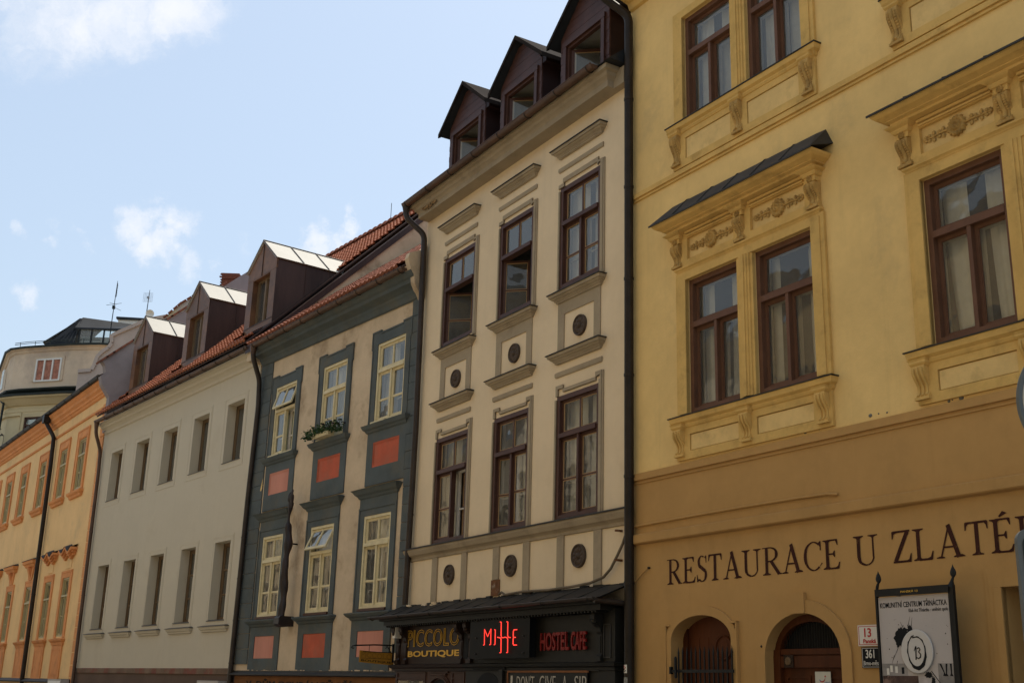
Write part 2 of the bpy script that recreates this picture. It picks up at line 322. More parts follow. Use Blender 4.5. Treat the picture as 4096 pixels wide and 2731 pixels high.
def sash_mesh(w, h, st, nx, bars, y0, y1, bead=True):
    m = M(); m.box(0, st, y0, y1, 0, h); m.box(w-st, w, y0, y1, 0, h); m.box(st, w-st, y0+.001, y1, 0, st*1.1); m.box(st, w-st, y0+.001, y1, h-st, h)
    for k in range(1, nx):
        c = st+(w-2*st)*k/nx; m.box(c-st*.45, c+st*.45, y0-.002, y1, st*1.1, h-st)
    for b in bars: m.box(st, w-st, y0+.004, y1, h*b-.014, h*b+.014)
    if bead:   # putty line on the glass side
        cols = [st+(w-2*st)*k/nx for k in range(nx+1)]; rows = [st*1.1]+[h*b for b in bars]+[h-st]
        for i in range(nx):
            a = cols[i]+(st*.45 if i else 0); b2 = cols[i+1]-(st*.45 if i < nx-1 else 0)
            for j in range(len(rows)-1):
                c = rows[j]+(.014 if j else 0); d = rows[j+1]-(.014 if j < len(rows)-2 else 0); t = .012
                m.box(a, a+t, y0+.008, y0+.022, c, d, 1); m.box(b2-t, b2, y0+.008, y0+.022, c, d, 1)
                m.box(a+t, b2-t, y0+.009, y0+.022, c, c+t, 1); m.box(a+t, b2-t, y0+.009, y0+.022, d-t, d, 1)
    return m
def curtain_mesh(x0, x1, z0, z1, y, amp=.03, freq=34, drift=0.0, seed=0):
    rnd = random.Random(seed); n = max(8, int((x1-x0)*70)); m = M(); vs = []; ph = rnd.random()*6
    for j in range(5):
        t = j/4; z = z1+(z0-z1)*t
        for i in range(n+1):
            s_ = i/n; x = x0+(x1-x0)*s_; xx = x+drift*t*t*(1 if s_ > .02 else 1)
            vs.append((xx, y+amp*(.5+.5*t)*math.sin(freq*x+ph+.6*math.sin(7*x+ph)), z))
    return m.add(vs, [(j*(n+1)+i, j*(n+1)+i+1, (j+1)*(n+1)+i+1, (j+1)*(n+1)+i) for j in range(4) for i in range(n)], 0, True)
WSEED = [0]
def window(parent, x0, x1, z0, z1, y, ft, ztr, tt, st, fm, bm=None, topn=2, lowbars=(.5,), top_open=0, aL=0, aR=0, curtains=None, inner=True,
           glass=None, room=None, low=2, proud=.012, topbars=(), blind=None, label=None, tr_proud=.03, rd=1.6, cm=None, post=.028):
    WSEED[0] += 1; rnd = random.Random(WSEED[0]*13)
    glass = glass or GLASS; bm = bm or fm; room = room or ROOM
    m = M(); ya, yb = y-proud, y+.075
    m.box(x0, x0+ft, ya, yb, z0, z1); m.box(x1-ft, x1, ya, yb, z0, z1)
    m.box(x0+ft, x1-ft, ya+.001, yb, z1-ft, z1); m.box(x0+ft, x1-ft, ya+.001, yb, z0, z0+ft*.8)
    if ztr: m.box(x0+ft, x1-ft, ya-tr_proud+.006, yb, ztr-tt/2, ztr+tt/2)
    lowtop = (ztr-tt/2) if ztr else z1-ft
    xm = (x0+x1)/2
    if low == 2 and max(aL, aR) < .6: m.box(xm-post, xm+post, ya+.004, yb-.01, z0+ft*.8, lowtop)
    win = m.ob('window', [fm], parent)
    if label: win['label'] = label
    ys0, ys1 = y+.012, y+.052
    def put(xa, xb, za, zb, nx, bars, hinge, ang):
        w, h = xb-xa, zb-za
        sm = sash_mesh(w, h, st, nx, bars, 0, .04)
        if hinge == 'R':      # mirror so that the hinge sits at the local origin
            sm.v = [(vx-w, vy, vz) for vx, vy, vz in sm.v]; loc = (xb, ys0, za); rot = (0, 0, ang)
        elif hinge == 'T':
            sm.v = [(vx, vy, vz-h) for vx, vy, vz in sm.v]; loc = (xa, ys0, zb); rot = (ang, 0, 0)
        else: loc = (xa, ys0, za); rot = (0, 0, ang)
        ox = -w if hinge == 'R' else 0; oz = -h if hinge == 'T' else 0
        sm.ob('sash', [fm, bm], win, loc, rot)
        cols = [st+(w-2*st)*k/nx for k in range(nx+1)]; rows = [st]+[h*b for b in bars]+[h-st]
        for i in range(nx):
            for j in range(len(rows)-1):
                pm = M().quad((cols[i]+ox,.02,rows[j]+oz),(cols[i+1]+ox,.02,rows[j]+oz),(cols[i+1]+ox,.02,rows[j+1]+oz),(cols[i]+ox,.02,rows[j+1]+oz))
                a = rnd.uniform(-.006,.006)
                pm.ob('pane', [glass], win, loc, (rot[0]+rnd.uniform(-.008,.008), rot[1], rot[2]+a))
    if ztr and topn: put(x0+ft, x1-ft, ztr+tt/2, z1-ft, topn, topbars, 'T', top_open)
    if low == 2:
        put(x0+ft, xm-post, z0+ft*.8, lowtop, 1, lowbars, 'L', aL); put(xm+post, x1-ft, z0+ft*.8, lowtop, 1, lowbars, 'R', -aR)
    else: put(x0+ft, x1-ft, z0+ft*.8, lowtop, low, lowbars, 'L', 0)
    # room behind
    r = M(); e = .35; Y0 = y+.16; Y1 = y+.16+rd
    r.quad((x0-e,Y1,z0-e),(x1+e,Y1,z0-e),(x1+e,Y1,z1+.3),(x0-e,Y1,z1+.3)); r.quad((x0-e,Y0,z0-e),(x0-e,Y1,z0-e),(x0-e,Y1,z1+.3),(x0-e,Y0,z1+.3))
    r.quad((x1+e,Y0,z0-e),(x1+e,Y0,z1+.3),(x1+e,Y1,z1+.3),(x1+e,Y1,z0-e)); r.quad((x0-e,Y0,z1+.3),(x0-e,Y1,z1+.3),(x1+e,Y1,z1+.3),(x1+e,Y0,z1+.3))
    r.quad((x0-e,Y0,z0-e),(x1+e,Y0,z0-e),(x1+e,Y1,z0-e),(x0-e,Y1,z0-e))
    # inner face of the wall round the opening
    for a in ((x0-e, x0+.01, z0-e, z1+.3), (x1-.01, x1+e, z0-e, z1+.3), (x0+.01, x1-.01, z1-.02, z1+.3), (x0+.01, x1-.01, z0-e, z0+.02)):
        r.box(a[0], a[1], y+.08, Y0, a[2], a[3])
    r.ob('room_lining', [room], win)
    if inner:
        m2 = M(); yi = y+.14; t = .055
        m2.box(x0, x0+t, yi, yi+.04, z0+.04, z1-.02); m2.box(x1-t, x1, yi, yi+.04, z0+.04, z1-.02); m2.box(xm-.05, xm+.05, yi-.005, yi+.04, z0+.04, lowtop)
        m2.box(x0+t, x1-t, yi+.002, yi+.04, z1-.09, z1-.02)
        if ztr: m2.box(x0+t, x1-t, yi-.01, yi+.05, ztr-.06, ztr+.05)
        for b in lowbars[:1]: m2.box(x0+t, x1-t, yi+.006, yi+.03, z0+(lowtop-z0)*b-.015, z0+(lowtop-z0)*b+.015)
        m2.ob('inner_frame', [WHT], win)
    W, H = x1-x0, z1-z0
    for k, (a, b, c, d, dr) in enumerate(curtains or []):
        curtain_mesh(x0+W*a, x0+W*b, z0+H*c, z0+H*d, y+.215+.03*k, seed=WSEED[0]*7+k, drift=dr, freq=rnd.uniform(26, 42)).ob('curtain', [cm or CURT], win)
    return win

def gutter(parent, x0, x1, w, z, r=.09, mat_=None, brackets=None, name='gutter', lipmat=None):
    """half-round eaves gutter, its front lip at distance w from the wall and height z"""
    mat_ = mat_ or GUT; n = 12; prof = [(w-r-r*math.cos(math.pi*k/n), z-r*math.sin(math.pi*k/n)) for k in range(n+1)]
    # prof runs from inner to outer top edge
    prof = [(w-r+ -r*math.cos(math.pi*k/n), z-r*math.sin(math.pi*k/n)) for k in range(n+1)]
    inn = [(w-r+ -(r-.006)*math.cos(math.pi*k/n), z-(r-.006)*math.sin(math.pi*k/n)) for k in range(n, -1, -1)]
    ring = prof+inn; N_ = len(ring); m = M()
    vs = [(x0,-a,b) for a, b in ring]+[(x1,-a,b) for a, b in ring]
    m.add(vs, [(i,(i+1)%N_,(i+1)%N_+N_,i+N_) for i in range(N_)], 0, True)
    for xx in (x0, x1): m.add([(xx,-a,b) for a, b in prof], [tuple(range(n+1))], 0)
    m.tube([(x0,-w,z),(x1,-w,z)], .012, 6)
    g = m.ob(name, [mat_], parent)
    if brackets:
        k = int(round((x1-x0)/brackets))
        bm = M()
        rr = r+.008; pr = [(w-r-rr*math.cos(math.pi*q/10), z-rr*math.sin(math.pi*q/10)) for q in range(11)]
        bm.tube([(0,-a,b) for a, b in pr]+[(0,-w,z+.012),(0,-(w-2*r),z+.014)], .009, 5)
        me = bm.mesh('gutter_bracket', [FLASH])
        for i in range(k+1):
            link('gutter_bracket', me, g, (x0+.15+(x1-x0-.3)*i/k, 0, 0))
    return g
def pipe(parent, pts, r, mat_=None, rings=2.0, name='downpipe'):
    # smooth the bends
    P = [Vector(p) for p in pts]; out = [P[0]]
    for i in range(1, len(P)-1):
        a, b, c = P[i-1], P[i], P[i+1]; d1 = (a-b); d2 = (c-b); q = min(.14, d1.length*.45, d2.length*.45)
        s_, e_ = b+d1.normalized()*q, b+d2.normalized()*q
        for k in range(6):
            t = k/5; out.append((1-t)**2*s_+2*t*(1-t)*b+t*t*e_)
    out.append(P[-1])
    g = M().tube(out, r, 14).ob(name, [mat_ or PIPE], parent)
    # collars on the long straight run
    a, b = P[-2], P[-1]; n = int((a-b).length/rings)
    me = M().tube([(0,0,-.02),(0,0,.02)], r+.008, 14).mesh('pipe_collar', [mat_ or PIPE])
    for k in range(1, n+1):
        p = a+(b-a)*(k/(n+1)); link('pipe_collar', me, g, p)
    return g
def rosette(parent, cx, cz, rx, y, mat_, name='rosette', petals=10, rim=True, k=1.0):
    if rim: k = 1.7
    def fn(r, h, a):
        q = r/rx; hh = h
        if .28 < q < .80: hh = h+.012*k*abs(math.sin(petals*a/2))
        rr = r
        if not rim and q > .8: rr = r*(1+.13*math.sin(petals*a))
        return hh, rr
    if rim: prof = [(rx,0),(rx,.02*k),(rx*.97,.03*k),(rx*.88,.03*k),(rx*.84,.012*k),(rx*.78,.010*k),(rx*.6,.018*k),(rx*.42,.016*k),(rx*.28,.008*k),(rx*.24,.03*k),(rx*.1,.042*k)]
    else: prof = [(rx,0),(rx,.02*k),(rx*.9,.032*k),(rx*.72,.03*k),(rx*.6,.016*k),(rx*.45,.02*k),(rx*.38,.038*k),(rx*.25,.04*k),(rx*.2,.02*k),(rx*.15,.035*k)]
    return M().lathe_y(prof, cx, cz, y, 40, 0, fn).ob(name, [mat_], parent)
def console(parent, x0, x1, zt, zb, wt, wb, mat_, y=0, leaf=True, name='bracket', orn=None):
    """scrolled console bracket"""
    H = zt-zb; pr = []
    for k in range(15):
        t = k/14; z = zt-H*t
        w = wt*(1-.12*math.cos(t*2*math.pi*.9+.3)*0)  # base shape
        w = wb+(wt-wb)*(.5+.5*math.cos(math.pi*min(1, t*1.25)))+.02*math.sin(t*math.pi*2.2)
        if t > .9: w = wb+.018
        pr.append((w, z))
    body = [(y*-1 if False else 0, zt)]+pr+[(0, zb)]
    m = M().prismx(body[::-1], x0, x1, 0)
    W = x1-x0; 
    for f in (.18, .5, .82) if not leaf else (.5,):
        rr = W*(.09 if not leaf else .16)
        m.tube([(x0+W*f, -(w+.006), z) for w, z in pr[1:-1]], rr, 6)
    if leaf:
        rnd = random.Random(int(x0*100))
        for w, z in pr[2:-1:1]:
            for sx in (-1, 1):
                m.ball((x0+W*.5+sx*W*.26, -(w+.004), z-.005), W*.15, .016, H*.05, 6, 4)
    m.box(x0-.012, x1+.012, -(wb+.035), 0, zb-.02, zb+.015)
    return m.ob(name, [orn or mat_], parent)
def text_mesh(s, size, ext=.004, off=0.0, sx=1.0, align='LEFT', outline=None, spacing=1.0):
    c = bpy.data.curves.new('t', 'FONT'); c.body = s; c.size = size; c.align_x = align; c.space_character = spacing; c.resolution_u = 3
    if outline: c.fill_mode = 'NONE'; c.bevel_depth = outline; c.bevel_resolution = 0
    else: c.extrude = ext; c.offset = off
    o = bpy.data.objects.new('t', c); C.objects.link(o)
    dg = bpy.context.evaluated_depsgraph_get(); dg.update()
    me = bpy.data.meshes.new_from_object(o.evaluated_get(dg)); bpy.data.objects.remove(o); bpy.data.curves.remove(c)
    xs = [v.co.x for v in me.vertices]; ys = [v.co.y for v in me.vertices]
    return me, min(xs), max(xs), min(ys), max(ys)
def text(parent, s, x0, x1, z0, z1, y, mat_, name='lettering', off=0.0, outline=None, ext=.003, spacing=1.0, shear=0.0):
    """lettering facing -y that fills the rectangle x0..x1, z0..z1"""
    me, a, b, c, d = text_mesh(s, 1.0, ext=0.0 if outline else 1.0, off=off, outline=outline, spacing=spacing)
    kx = (x1-x0)/(b-a); kz = (z1-z0)/(d-c)
    for v in me.vertices:
        X, Y, Z = v.co; zz = z0+(Y-c)*kz
        v.co = (x0+(X-a)*kx, y-(Z*(ext if not outline else kz)), zz+shear*(X-a)*kx)
    me.materials.clear(); me.materials.append(mat_)
    return link(name, me, parent)

# ------------------------------------------------------------------ ground
g = M().quad((-150,-150,-.02),(150,-150,-.02),(150,250,-.02),(-150,250,-.02)).ob('ground', [GROUND]); g['kind'] = 'structure'
def frame(px, py, yaw): return (px, py, 0), R(yaw-90)
PY, RY = frame(1.9206, 18.1613, 31.0)
PC, RC = frame(1.9206, 18.1613, 30.7)
PB, RB = frame(-2.1687, 25.0483, 35.6)
PG, RG = frame(-7.0704, 31.8950, 36.5)
PO, RO = frame(-14.9397, 42.5297, 33.4)
st = M().quad((-21,-.0,0),(14,.0,0),(14,-13.5,0),(-21,-13.5,0)); so_ = st.ob('street', [STREET], None, (PY[0],PY[1],.002), (0,0,RY)); so_['kind'] = 'structure'

# ================================================================== YELLOW RESTAURANT BUILDING
Y = thing('yellow_building', 'tall yellow building with carved window hoods and wall lettering of a restaurant', 'building', PY, RY)
Y['label'] = 'tall yellow building with carved window hoods and wall lettering of a restaurant'
gx = [0, 4.44, 8.88]
ops = []
for g0 in gx:
    for a, b in ((1.46,2.60),(2.93,4.08)):
        ops.append((g0+a, g0+b, 5.67, 7.75)); ops.append((g0+a, g0+b, 10.46, 12.32))
AW = dict(x0=1.0, x1=2.27, z0=.35, zs=2.40, z1=2.735, d=.22)
AD = dict(x0=2.91, x1=4.22, z0=.15, zs=2.16, z1=2.685, d=.24)
RW = dict(x0=6.54, x1=7.74, z0=.6, z1=2.83, d=.35)
wall(Y, 0.02, 14, 4.915, 13.9, [o for o in ops], Y_WALL, depth=.16, name='wall')
wl = wall(Y, 0.02, 14, 0, 4.915, [AW, AD, RW, dict(x0=9.2,x1=10.4,z0=.6,z1=2.83,d=.35)], Y_OCHRE, name='ground_floor_wall', top=False)
M().mould([(.0,13.18),(.06,13.2),(.1,13.3),(.3,13.36),(.34,13.46),(.52,13.52),(.55,13.7),(.0,13.75)], 0.05, 14, 0, left=False, right=False).ob('cornice', [Y_TRIM], Y)
gutter(Y, 0.0, 14, .68, 13.8, mat_=PIPEO)
# hipped roof behind
M().add([(-.05,-.5,13.72),(14,-.5,13.72),(14,9,20),(-.05,9,20)], [(0,1,2,3)]).ob('roof', [TILE], Y)
# string course and base mouldings
M().mould([(0,9.50),(.03,9.505),(.03,9.53),(.018,9.535),(.018,9.55),(.05,9.555),(.055,9.63),(0,9.66)], .02, 14, 0, left=False, right=False).ob('string_course', [Y_TRIM], Y)
M().mould([(0,4.765),(.02,4.77),(.02,4.79),(.008,4.795),(.008,4.815),(.045,4.822),(.045,4.925),(0,4.935)], .02, 14, 0, left=False, right=False).ob('base_moulding', [Y_OCHRE], Y)
M().mould([(0,3.83),(.06,3.845),(.075,3.86),(.075,3.975),(.05,3.99),(0,3.995)], .02, 14, 0, left=True, right=False).ob('band_course', [Y_OCHRE], Y)
def y_win(x0, x1, z0, z1, ztr, cur, room=None):
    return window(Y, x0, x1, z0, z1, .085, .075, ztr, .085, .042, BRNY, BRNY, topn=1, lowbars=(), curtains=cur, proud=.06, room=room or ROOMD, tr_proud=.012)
ycur = [[(.03,.22,.0,.98,.02),(.55,.80,0,.98,-.03)], [(.02,.17,0,.98,0),(.62,.80,.0,.98,.0)], [(.03,.35,.0,.98,.10),(.56,.98,.0,.98,.06)], [(.03,.3,0,.98,0)], [(.03,.3,0,.98,0)], [(.5,.9,0,.98,0)],
        [(.05,.35,0,.98,0),(.5,.85,0,.98,0)], [(.1,.35,0,.98,0),(.5,.92,0,.98,0)], [(.1,.35,0,.98,0)], [(.1,.35,0,.98,0)], [(.1,.35,0,.98,0)], [(.1,.35,0,.98,0)]]
for gi, g0 in enumerate(gx):
    for k, (a, b) in enumerate(((1.46,2.60),(2.93,4.08))):
        y_win(g0+a, g0+b, 5.67, 7.75, 7.025, ycur[(gi*2+k) % 6]); y_win(g0+a, g0+b, 10.46, 12.32, 11.66, ycur[6+(gi*2+k) % 6])
    for up in (0, 1):
        zb, zt, wt = (5.655, 7.90, 7.75) if not up else (10.45, 12.55, 12.32)
        # architrave: stepped bands round the pair of windows
        m = M()
        for (o1, w1) in ((.235,.045),(.165,.062),(.075,.03)):
            xo0, xo1 = 1.46-o1, 4.08+o1; top = wt+.15*(o1/.235) if up else wt+.15*(o1/.235)
            q = .002*o1
            m.box(g0+xo0, g0+1.46, -w1, .01, zb, wt+q); m.box(g0+4.08, g0+xo1, -w1, .01, zb, wt+q)
            m.box(g0+xo0, g0+xo1, -w1, .01, wt+q, top)
        m.box(g0+2.60, g0+2.93, -.045, .01, zb, wt); m.box(g0+2.655, g0+2.875, -.062, .0, zb, wt); m.box(g0+2.70, g0+2.83, -.076, .0, zb, wt)
        m.box(g0+2.745, g0+2.785, -.092, .0, zb, wt)
        m.ob('architrave', [Y_TRIM], Y)
        # sill with apron, brackets and panels
        lz = 5.60 if not up else 10.40
        M().mould([(.045,lz-.16),(.06,lz-.15),(.075,lz-.12),(.075,lz-.10),(.115,lz-.07),(.13,lz-.01),(.13,lz)], g0+1.20, g0+4.30, .045).ob('sill', [Y_TRIM], Y)
        M().mould([(.145,lz+.001),(.147,lz+.016),(.0,lz+.052)], g0+1.20, g0+4.30, .045).ob('sill_flashing', [FLASH], Y)
        az = lz-.16; bz = 4.97 if not up else 9.70+.02
        if up: bz = 9.66
        m = M(); P = [(1.50,2.55),(2.92,3.98)]; pz = (bz+.12, az-.10)
        m.box(g0+1.20, g0+P[0][0], -.045, .01, bz, az); m.box(g0+P[0][1], g0+P[1][0], -.045, .01, bz, az); m.box(g0+P[1][1], g0+4.30, -.045, .01, bz, az)
        for a, b in P:
            m.box(g0+a, g0+b, -.045, .01, bz, pz[0]); m.box(g0+a, g0+b, -.045, .01, pz[1], az)
        m.ob('apron', [Y_TRIM], Y)
        for a, b in P:
            mm = M().box(g0+a+.012, g0+b-.012, -.028, .01, pz[0]+.012, pz[1]-.012); mm.ob('apron_panel', [Y_PANEL], Y)
        for a in (1.20, 2.635, 4.075):
            console(Y, g0+a, g0+a+.18, az-.02, bz+.07, .125, .06, Y_TRIM, leaf=bool(up), orn=Y_ORN if up else Y_TRIM)
            M().mould([(.05,az-.03),(.115,az-.02),(.14,az+.01),(.14,az+.035),(.155,az+.06)], g0+a-.01, g0+a+.19, .12).ob('bracket_cap', [Y_TRIM], Y)
    # hood over the main-floor pair
    M().mould([(.05,7.90),(.06,7.92),(.085,7.94),(.085,7.965),(.05,7.985)], g0+1.26, g0+4.26, .05).ob('frieze_moulding', [Y_TRIM], Y)
    m = M(); zf0, zf1 = 7.98, 8.53; PX = [(1.52,2.57),(2.93,4.0)]; pz0, pz1 = 8.07, 8.42
    m.box(g0+1.24, g0+PX[0][0], -.06, .01, zf0, zf1); m.box(g0+PX[0][1], g0+PX[1][0], -.06, .01, zf0, zf1); m.box(g0+PX[1][1], g0+4.25, -.06, .01, zf0, zf1)
    for a, b in PX: m.box(g0+a, g0+b, -.06, .01, zf0, pz0); m.box(g0+a, g0+b, -.06, .01, pz1, zf1)
    for a, b in PX:
        m.box(g0+a+.001, g0+b-.001, -.085, -.0, 8.435, 8.46); m.box(g0+a+.001, g0+b-.001, -.11, -.0, 8.475, 8.51)
    m.ob('frieze', [Y_TRIM], Y)
    for a, b in PX:
        M().box(g0+a+.001, g0+b-.001, -.012, .012, pz0+.001, pz1-.001).ob('frieze_panel', [Y_PANEL], Y)
        c = g0+(a+b)/2; rosette(Y, c, 8.245, .125, -.012, Y_ORN, rim=False, petals=15, k=1.6)
        for sx in (-1, 1):
            m = M(); m.tube([(c+sx*.12,-.03,8.245),(c+sx*.24,-.035,8.25),(c+sx*.36,-.03,8.24),(c+sx*.45,-.025,8.25)], [.016,.012,.012,.008], 6)
            for dx, r_ in ((.2,.05),(.26,.035),(.34,.05),(.41,.035),(.455,.03)):
                for sz in (-1, 1):
                    m.ball((c+sx*dx, -.028, 8.245+sz*r_*.9), .026, .014, r_*.62, 7, 5)
            m.ball((c+sx*.475, -.026, 8.248), .03, .014, .022, 7, 5)
            m.ob('relief_sprig', [Y_ORN], Y)
    for a in (1.20, 2.62, 4.07):
        m = M().box(g0+a, g0+a+.19, -.11, .0, 8.36, 8.52); m.ob('bracket_block', [Y_TRIM], Y)
        rosette(Y, g0+a+.095, 8.395, .042, -.11, Y_ORN, rim=False, petals=8, k=.9, name='small_rosette')
        console(Y, g0+a, g0+a+.19, 8.34, 8.0, .13, .07, Y_TRIM, leaf=True, orn=Y_ORN)
        M().mould([(.10,8.43),(.13,8.44),(.15,8.47),(.15,8.49),(.19,8.51),(.21,8.528)], g0+a-.01, g0+a+.20, .12).ob('bracket_cap', [Y_TRIM], Y)
    M().mould([(.06,8.52),(.20,8.53),(.20,8.565),(.25,8.58),(.25,8.595),(.33,8.63),(.36,8.66),(.375,8.688)], g0+1.20, g0+4.30, .20).ob('hood_cornice', [Y_TRIM], Y)
    lo, hi = 8.692, (9.08 if gi == 0 else 8.92); X0, X1 = g0+1.03, g0+4.48; w = .41
    hm = M().add([(X0-.02,-w,lo),(X1+.02,-w,lo),(X1+.04,0.0,lo+.13),(X0-.04,0,lo+.13),(g0+1.20,0.0,hi),(g0+4.40,0.0,hi),(g0+1.26,-.12,hi-.07),(g0+4.32,-.12,hi-.07)],
        [(0,1,7,6),(6,7,5,4),(0,6,4,3),(1,2,5,7),(0,3,2,1)])
    hm.box(X0-.02, X1+.02, -w-.004, -w+.01, lo-.022, lo+.004)
    h = hm.ob('hood_roof', [FLASH], Y)
    for q in range(1, 6):
        x = X0+(X1-X0)*q/6; M().tube([(x,-w,lo+.008),(x,-.12,hi-.066),(x,0,hi-.012)], .010, 5).ob('standing_seam', [FLASH], h)
# painted conduit
M().tube([(.12,-.02,4.12),(1.42,-.022,4.135),(2.5,-.022,4.14),(3.6,-.022,4.135),(4.12,-.022,4.125),(4.29,-.018,4.10)], .018, 8).ob('painted_conduit', [Y_OCHRE], Y)
# arched window surround, grille and inner door
def arch_band(par, o, out, y0, y1, m_, name, zbot, shoulders=False, n=24, mul=1.0):
    c = (o['x0']+o['x1'])/2; m = M(); a0 = (o['x1']-o['x0'])/2; h0 = o['z1']-o['zs']; a1, h1 = a0+out, h0+out*mul
    I = [(c-a0*math.cos(math.pi*k/n), o['zs']+h0*math.sin(math.pi*k/n)) for k in range(n+1)]; O = [(c-a1*math.cos(math.pi*k/n), o['zs']+h1*math.sin(math.pi*k/n)) for k in range(n+1)]
    for k in range(n):
        m.add([(I[k][0],y0,I[k][1]),(I[k+1][0],y0,I[k+1][1]),(O[k+1][0],y0,O[k+1][1]),(O[k][0],y0,O[k][1]),(I[k][0],y1,I[k][1]),(I[k+1][0],y1,I[k+1][1]),(O[k+1][0],y1,O[k+1][1]),(O[k][0],y1,O[k][1])],
              [(0,1,2,3),(0,4,5,1),(3,2,6,7)], 0)
    for a, b in ((c-a1, c-a0), (c+a0, c+a1)): m.box(a, b, y0, y1, zbot, o['zs'])
    return m.ob(name, [m_], par)
arch_band(Y, AW, .115, -.035, .01, Y_OCHRE, 'arch_surround', .3, mul=1.1)
m = M(); m.box(.875,.90,-.05,.0,.3,2.605); m.box(2.378,2.402,-.05,.0,.3,2.625)
m.prism([(.875,2.605),(.95,2.605),(.99,2.60),(.99,2.615),(.955,2.625),(.875,2.63)], -.05, 0); m.prism([(2.402,2.63),(2.31,2.63),(2.28,2.615),(2.28,2.60),(2.402,2.61)], -.05, 0); m.ob('surround_edge', [Y_OCHRE], Y)
ds = M(); ds.box(.9, 2.4, .22, .28, .3, 2.8)
for k in range(5): ds.box(1.12+k*.2, 1.13+k*.2, .213, .22, .3, 2.45)
ds.box(1.0,1.10,.19,.22,.3,2.7); ds.box(2.18,2.27,.19,.22,.3,2.7)
dd = ds.ob('inner_door', [DOORW], Y)
M().lathe_y([(.17,.0),(.17,.02),(.15,.025),(.148,.005)], 1.85, 2.30, .22, 28).ob('oval_frame', [DOORW], dd)
grl = M(); grl.box(1.05, 2.36, -.085, -.065, 1.96, 2.0); grl.box(1.05, 2.36, -.085, -.065, .7, .74); grl.box(1.035,1.065,-.10,-.05,1.94,2.04)
grille = grl.ob('iron_grille', [IRON], Y)
bar = M().box(-.009,.009,-.009,.009,.45,2.22); bar.add([(-.014,-.009,2.22),(.014,-.009,2.22),(.014,.009,2.22),(-.014,.009,2.22),(0,0,2.32)], [(0,1,4),(1,2,4),(2,3,4),(3,0,4)]); bme = bar.mesh('bar', [IRON])
for k in range(13): link('grille_bar', bme, grille, (1.20+k*.093, -.06, 0))
lk = M().box(1.185,1.215,-.13,-.10,1.89,2.16); lk.ball((1.2,-.115,2.16),.02,.015,.02); lk.ball((1.2,-.115,1.9),.02,.015,.02); lk.ob('grille_latch', [IRON], grille)
# door arch
arch_band(Y, AD, .165, -.03, .01, Y_OCHRE, 'door_surround', .0, mul=1.0)
M().prism([(3.40,2.68),(3.66,2.68),(3.66,2.935),(3.40,2.935)], -.05, 0).ob('keystone', [Y_OCHRE], Y)
DY = -.18
m = M(); m.box(2.91, 3.03, .30, .42, 0, 2.25); m.box(4.10, 4.22, .30, .42, 0, 2.25); m.box(3.03, 4.10, .32, .42, 2.19, 2.26); m.box(3.03,4.10,.31,.42,2.03,2.17)
m.box(3.03,4.10,.35,.42,2.17,2.19)
c = 3.565; n = 20
for k in range(n):
    a, b = math.pi*k/n, math.pi*(k+1)/n
    I = [(c-.56*math.cos(t), 2.20+.39*math.sin(t)) for t in (a, b)]; O = [(c-.66*math.cos(t), 2.16+.53*math.sin(t)) for t in (a, b)]
    m.add([(I[0][0],.32,I[0][1]),(I[1][0],.32,I[1][1]),(O[1][0],.32,O[1][1]),(O[0][0],.32,O[0][1]),(I[0][0],.42,I[0][1]),(I[1][0],.42,I[1][1])], [(0,1,2,3),(0,4,5,1)])
df = m.ob('door_frame', [DOORW], Y, (0,DY,0))
m = M().quad((2.91,.41,2.2),(4.22,.41,2.2),(4.22,.41,2.75),(2.91,.41,2.75)); m.ob('fanlight_back', [BLACKP], Y, (0,DY+.015,0))
me = M().box(-.004,.004,-.004,.004,2.26,2.72).mesh('fanlight_bar', [IRON])
for k in range(24): link('fanlight_bar', me, df, (3.06+k*.044, .37, 0))
m = M().box(3.03,4.10,.37,.41,.1,2.03)
for (a,b,c_,d_) in ((3.08,3.5,.3,1.93),(3.6,4.05,.3,1.93)):
    m.box(a,b,.355,.37,c_,c_+.03); m.box(a,b,.355,.37,d_-.03,d_); m.box(a,a+.03,.355,.37,c_+.03,d_-.03); m.box(b-.03,b,.355,.37,c_+.03,d_-.03)
    m.prism([((a+b)/2,d_-.1),(b-.08,(c_+d_)/2+.4),((a+b)/2,(c_+d_)/2),(a+.08,(c_+d_)/2+.4)], .350, .37)
door = m.ob('door', [DOORW], Y, (0,DY,0))
m = M(); m.box(3.10,3.27,.295,.31,2.03,2.185); o_ = m.ob('carved_sun_block', [BRK], door)
rosette(door, 3.185, 2.108, .05, .295, WOOD, rim=False, petals=12, k=.5, name='carved_sun')
# rectangular window on the right
for i, (o1, w1) in enumerate(((.22,.03),(.16,.05),(.09,.07),(.03,.045))):
    m = M(); a, b, zt = 6.54-o1, 7.74+o1, 2.83+o1
    m.box(a, 6.54, -w1, .01, .5, 2.83); m.box(7.74, b, -w1, .01, .5, 2.83); m.box(a, b, -w1, .01, 2.83+i*.0005, zt); m.ob('window_moulding', [Y_OCHRE], Y)
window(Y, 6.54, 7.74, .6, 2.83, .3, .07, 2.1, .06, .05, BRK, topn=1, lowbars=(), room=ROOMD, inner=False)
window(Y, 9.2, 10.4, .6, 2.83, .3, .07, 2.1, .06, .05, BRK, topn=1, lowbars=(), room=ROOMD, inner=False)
for p in ((.48,3.47),(3.51,2.745),(2.855,2.29)):
    M().ball((p[0],-.02,p[1]),.018,.03,.018,7,5).ob('wall_bolt', [IRON], Y)
M().tube([(.48,-.02,3.47),(.36,-.03,3.42),(.12,-.03,3.26)], .009, 6).ob('loose_wire', [Y_OCHRE], Y)
rnd = random.Random(3)
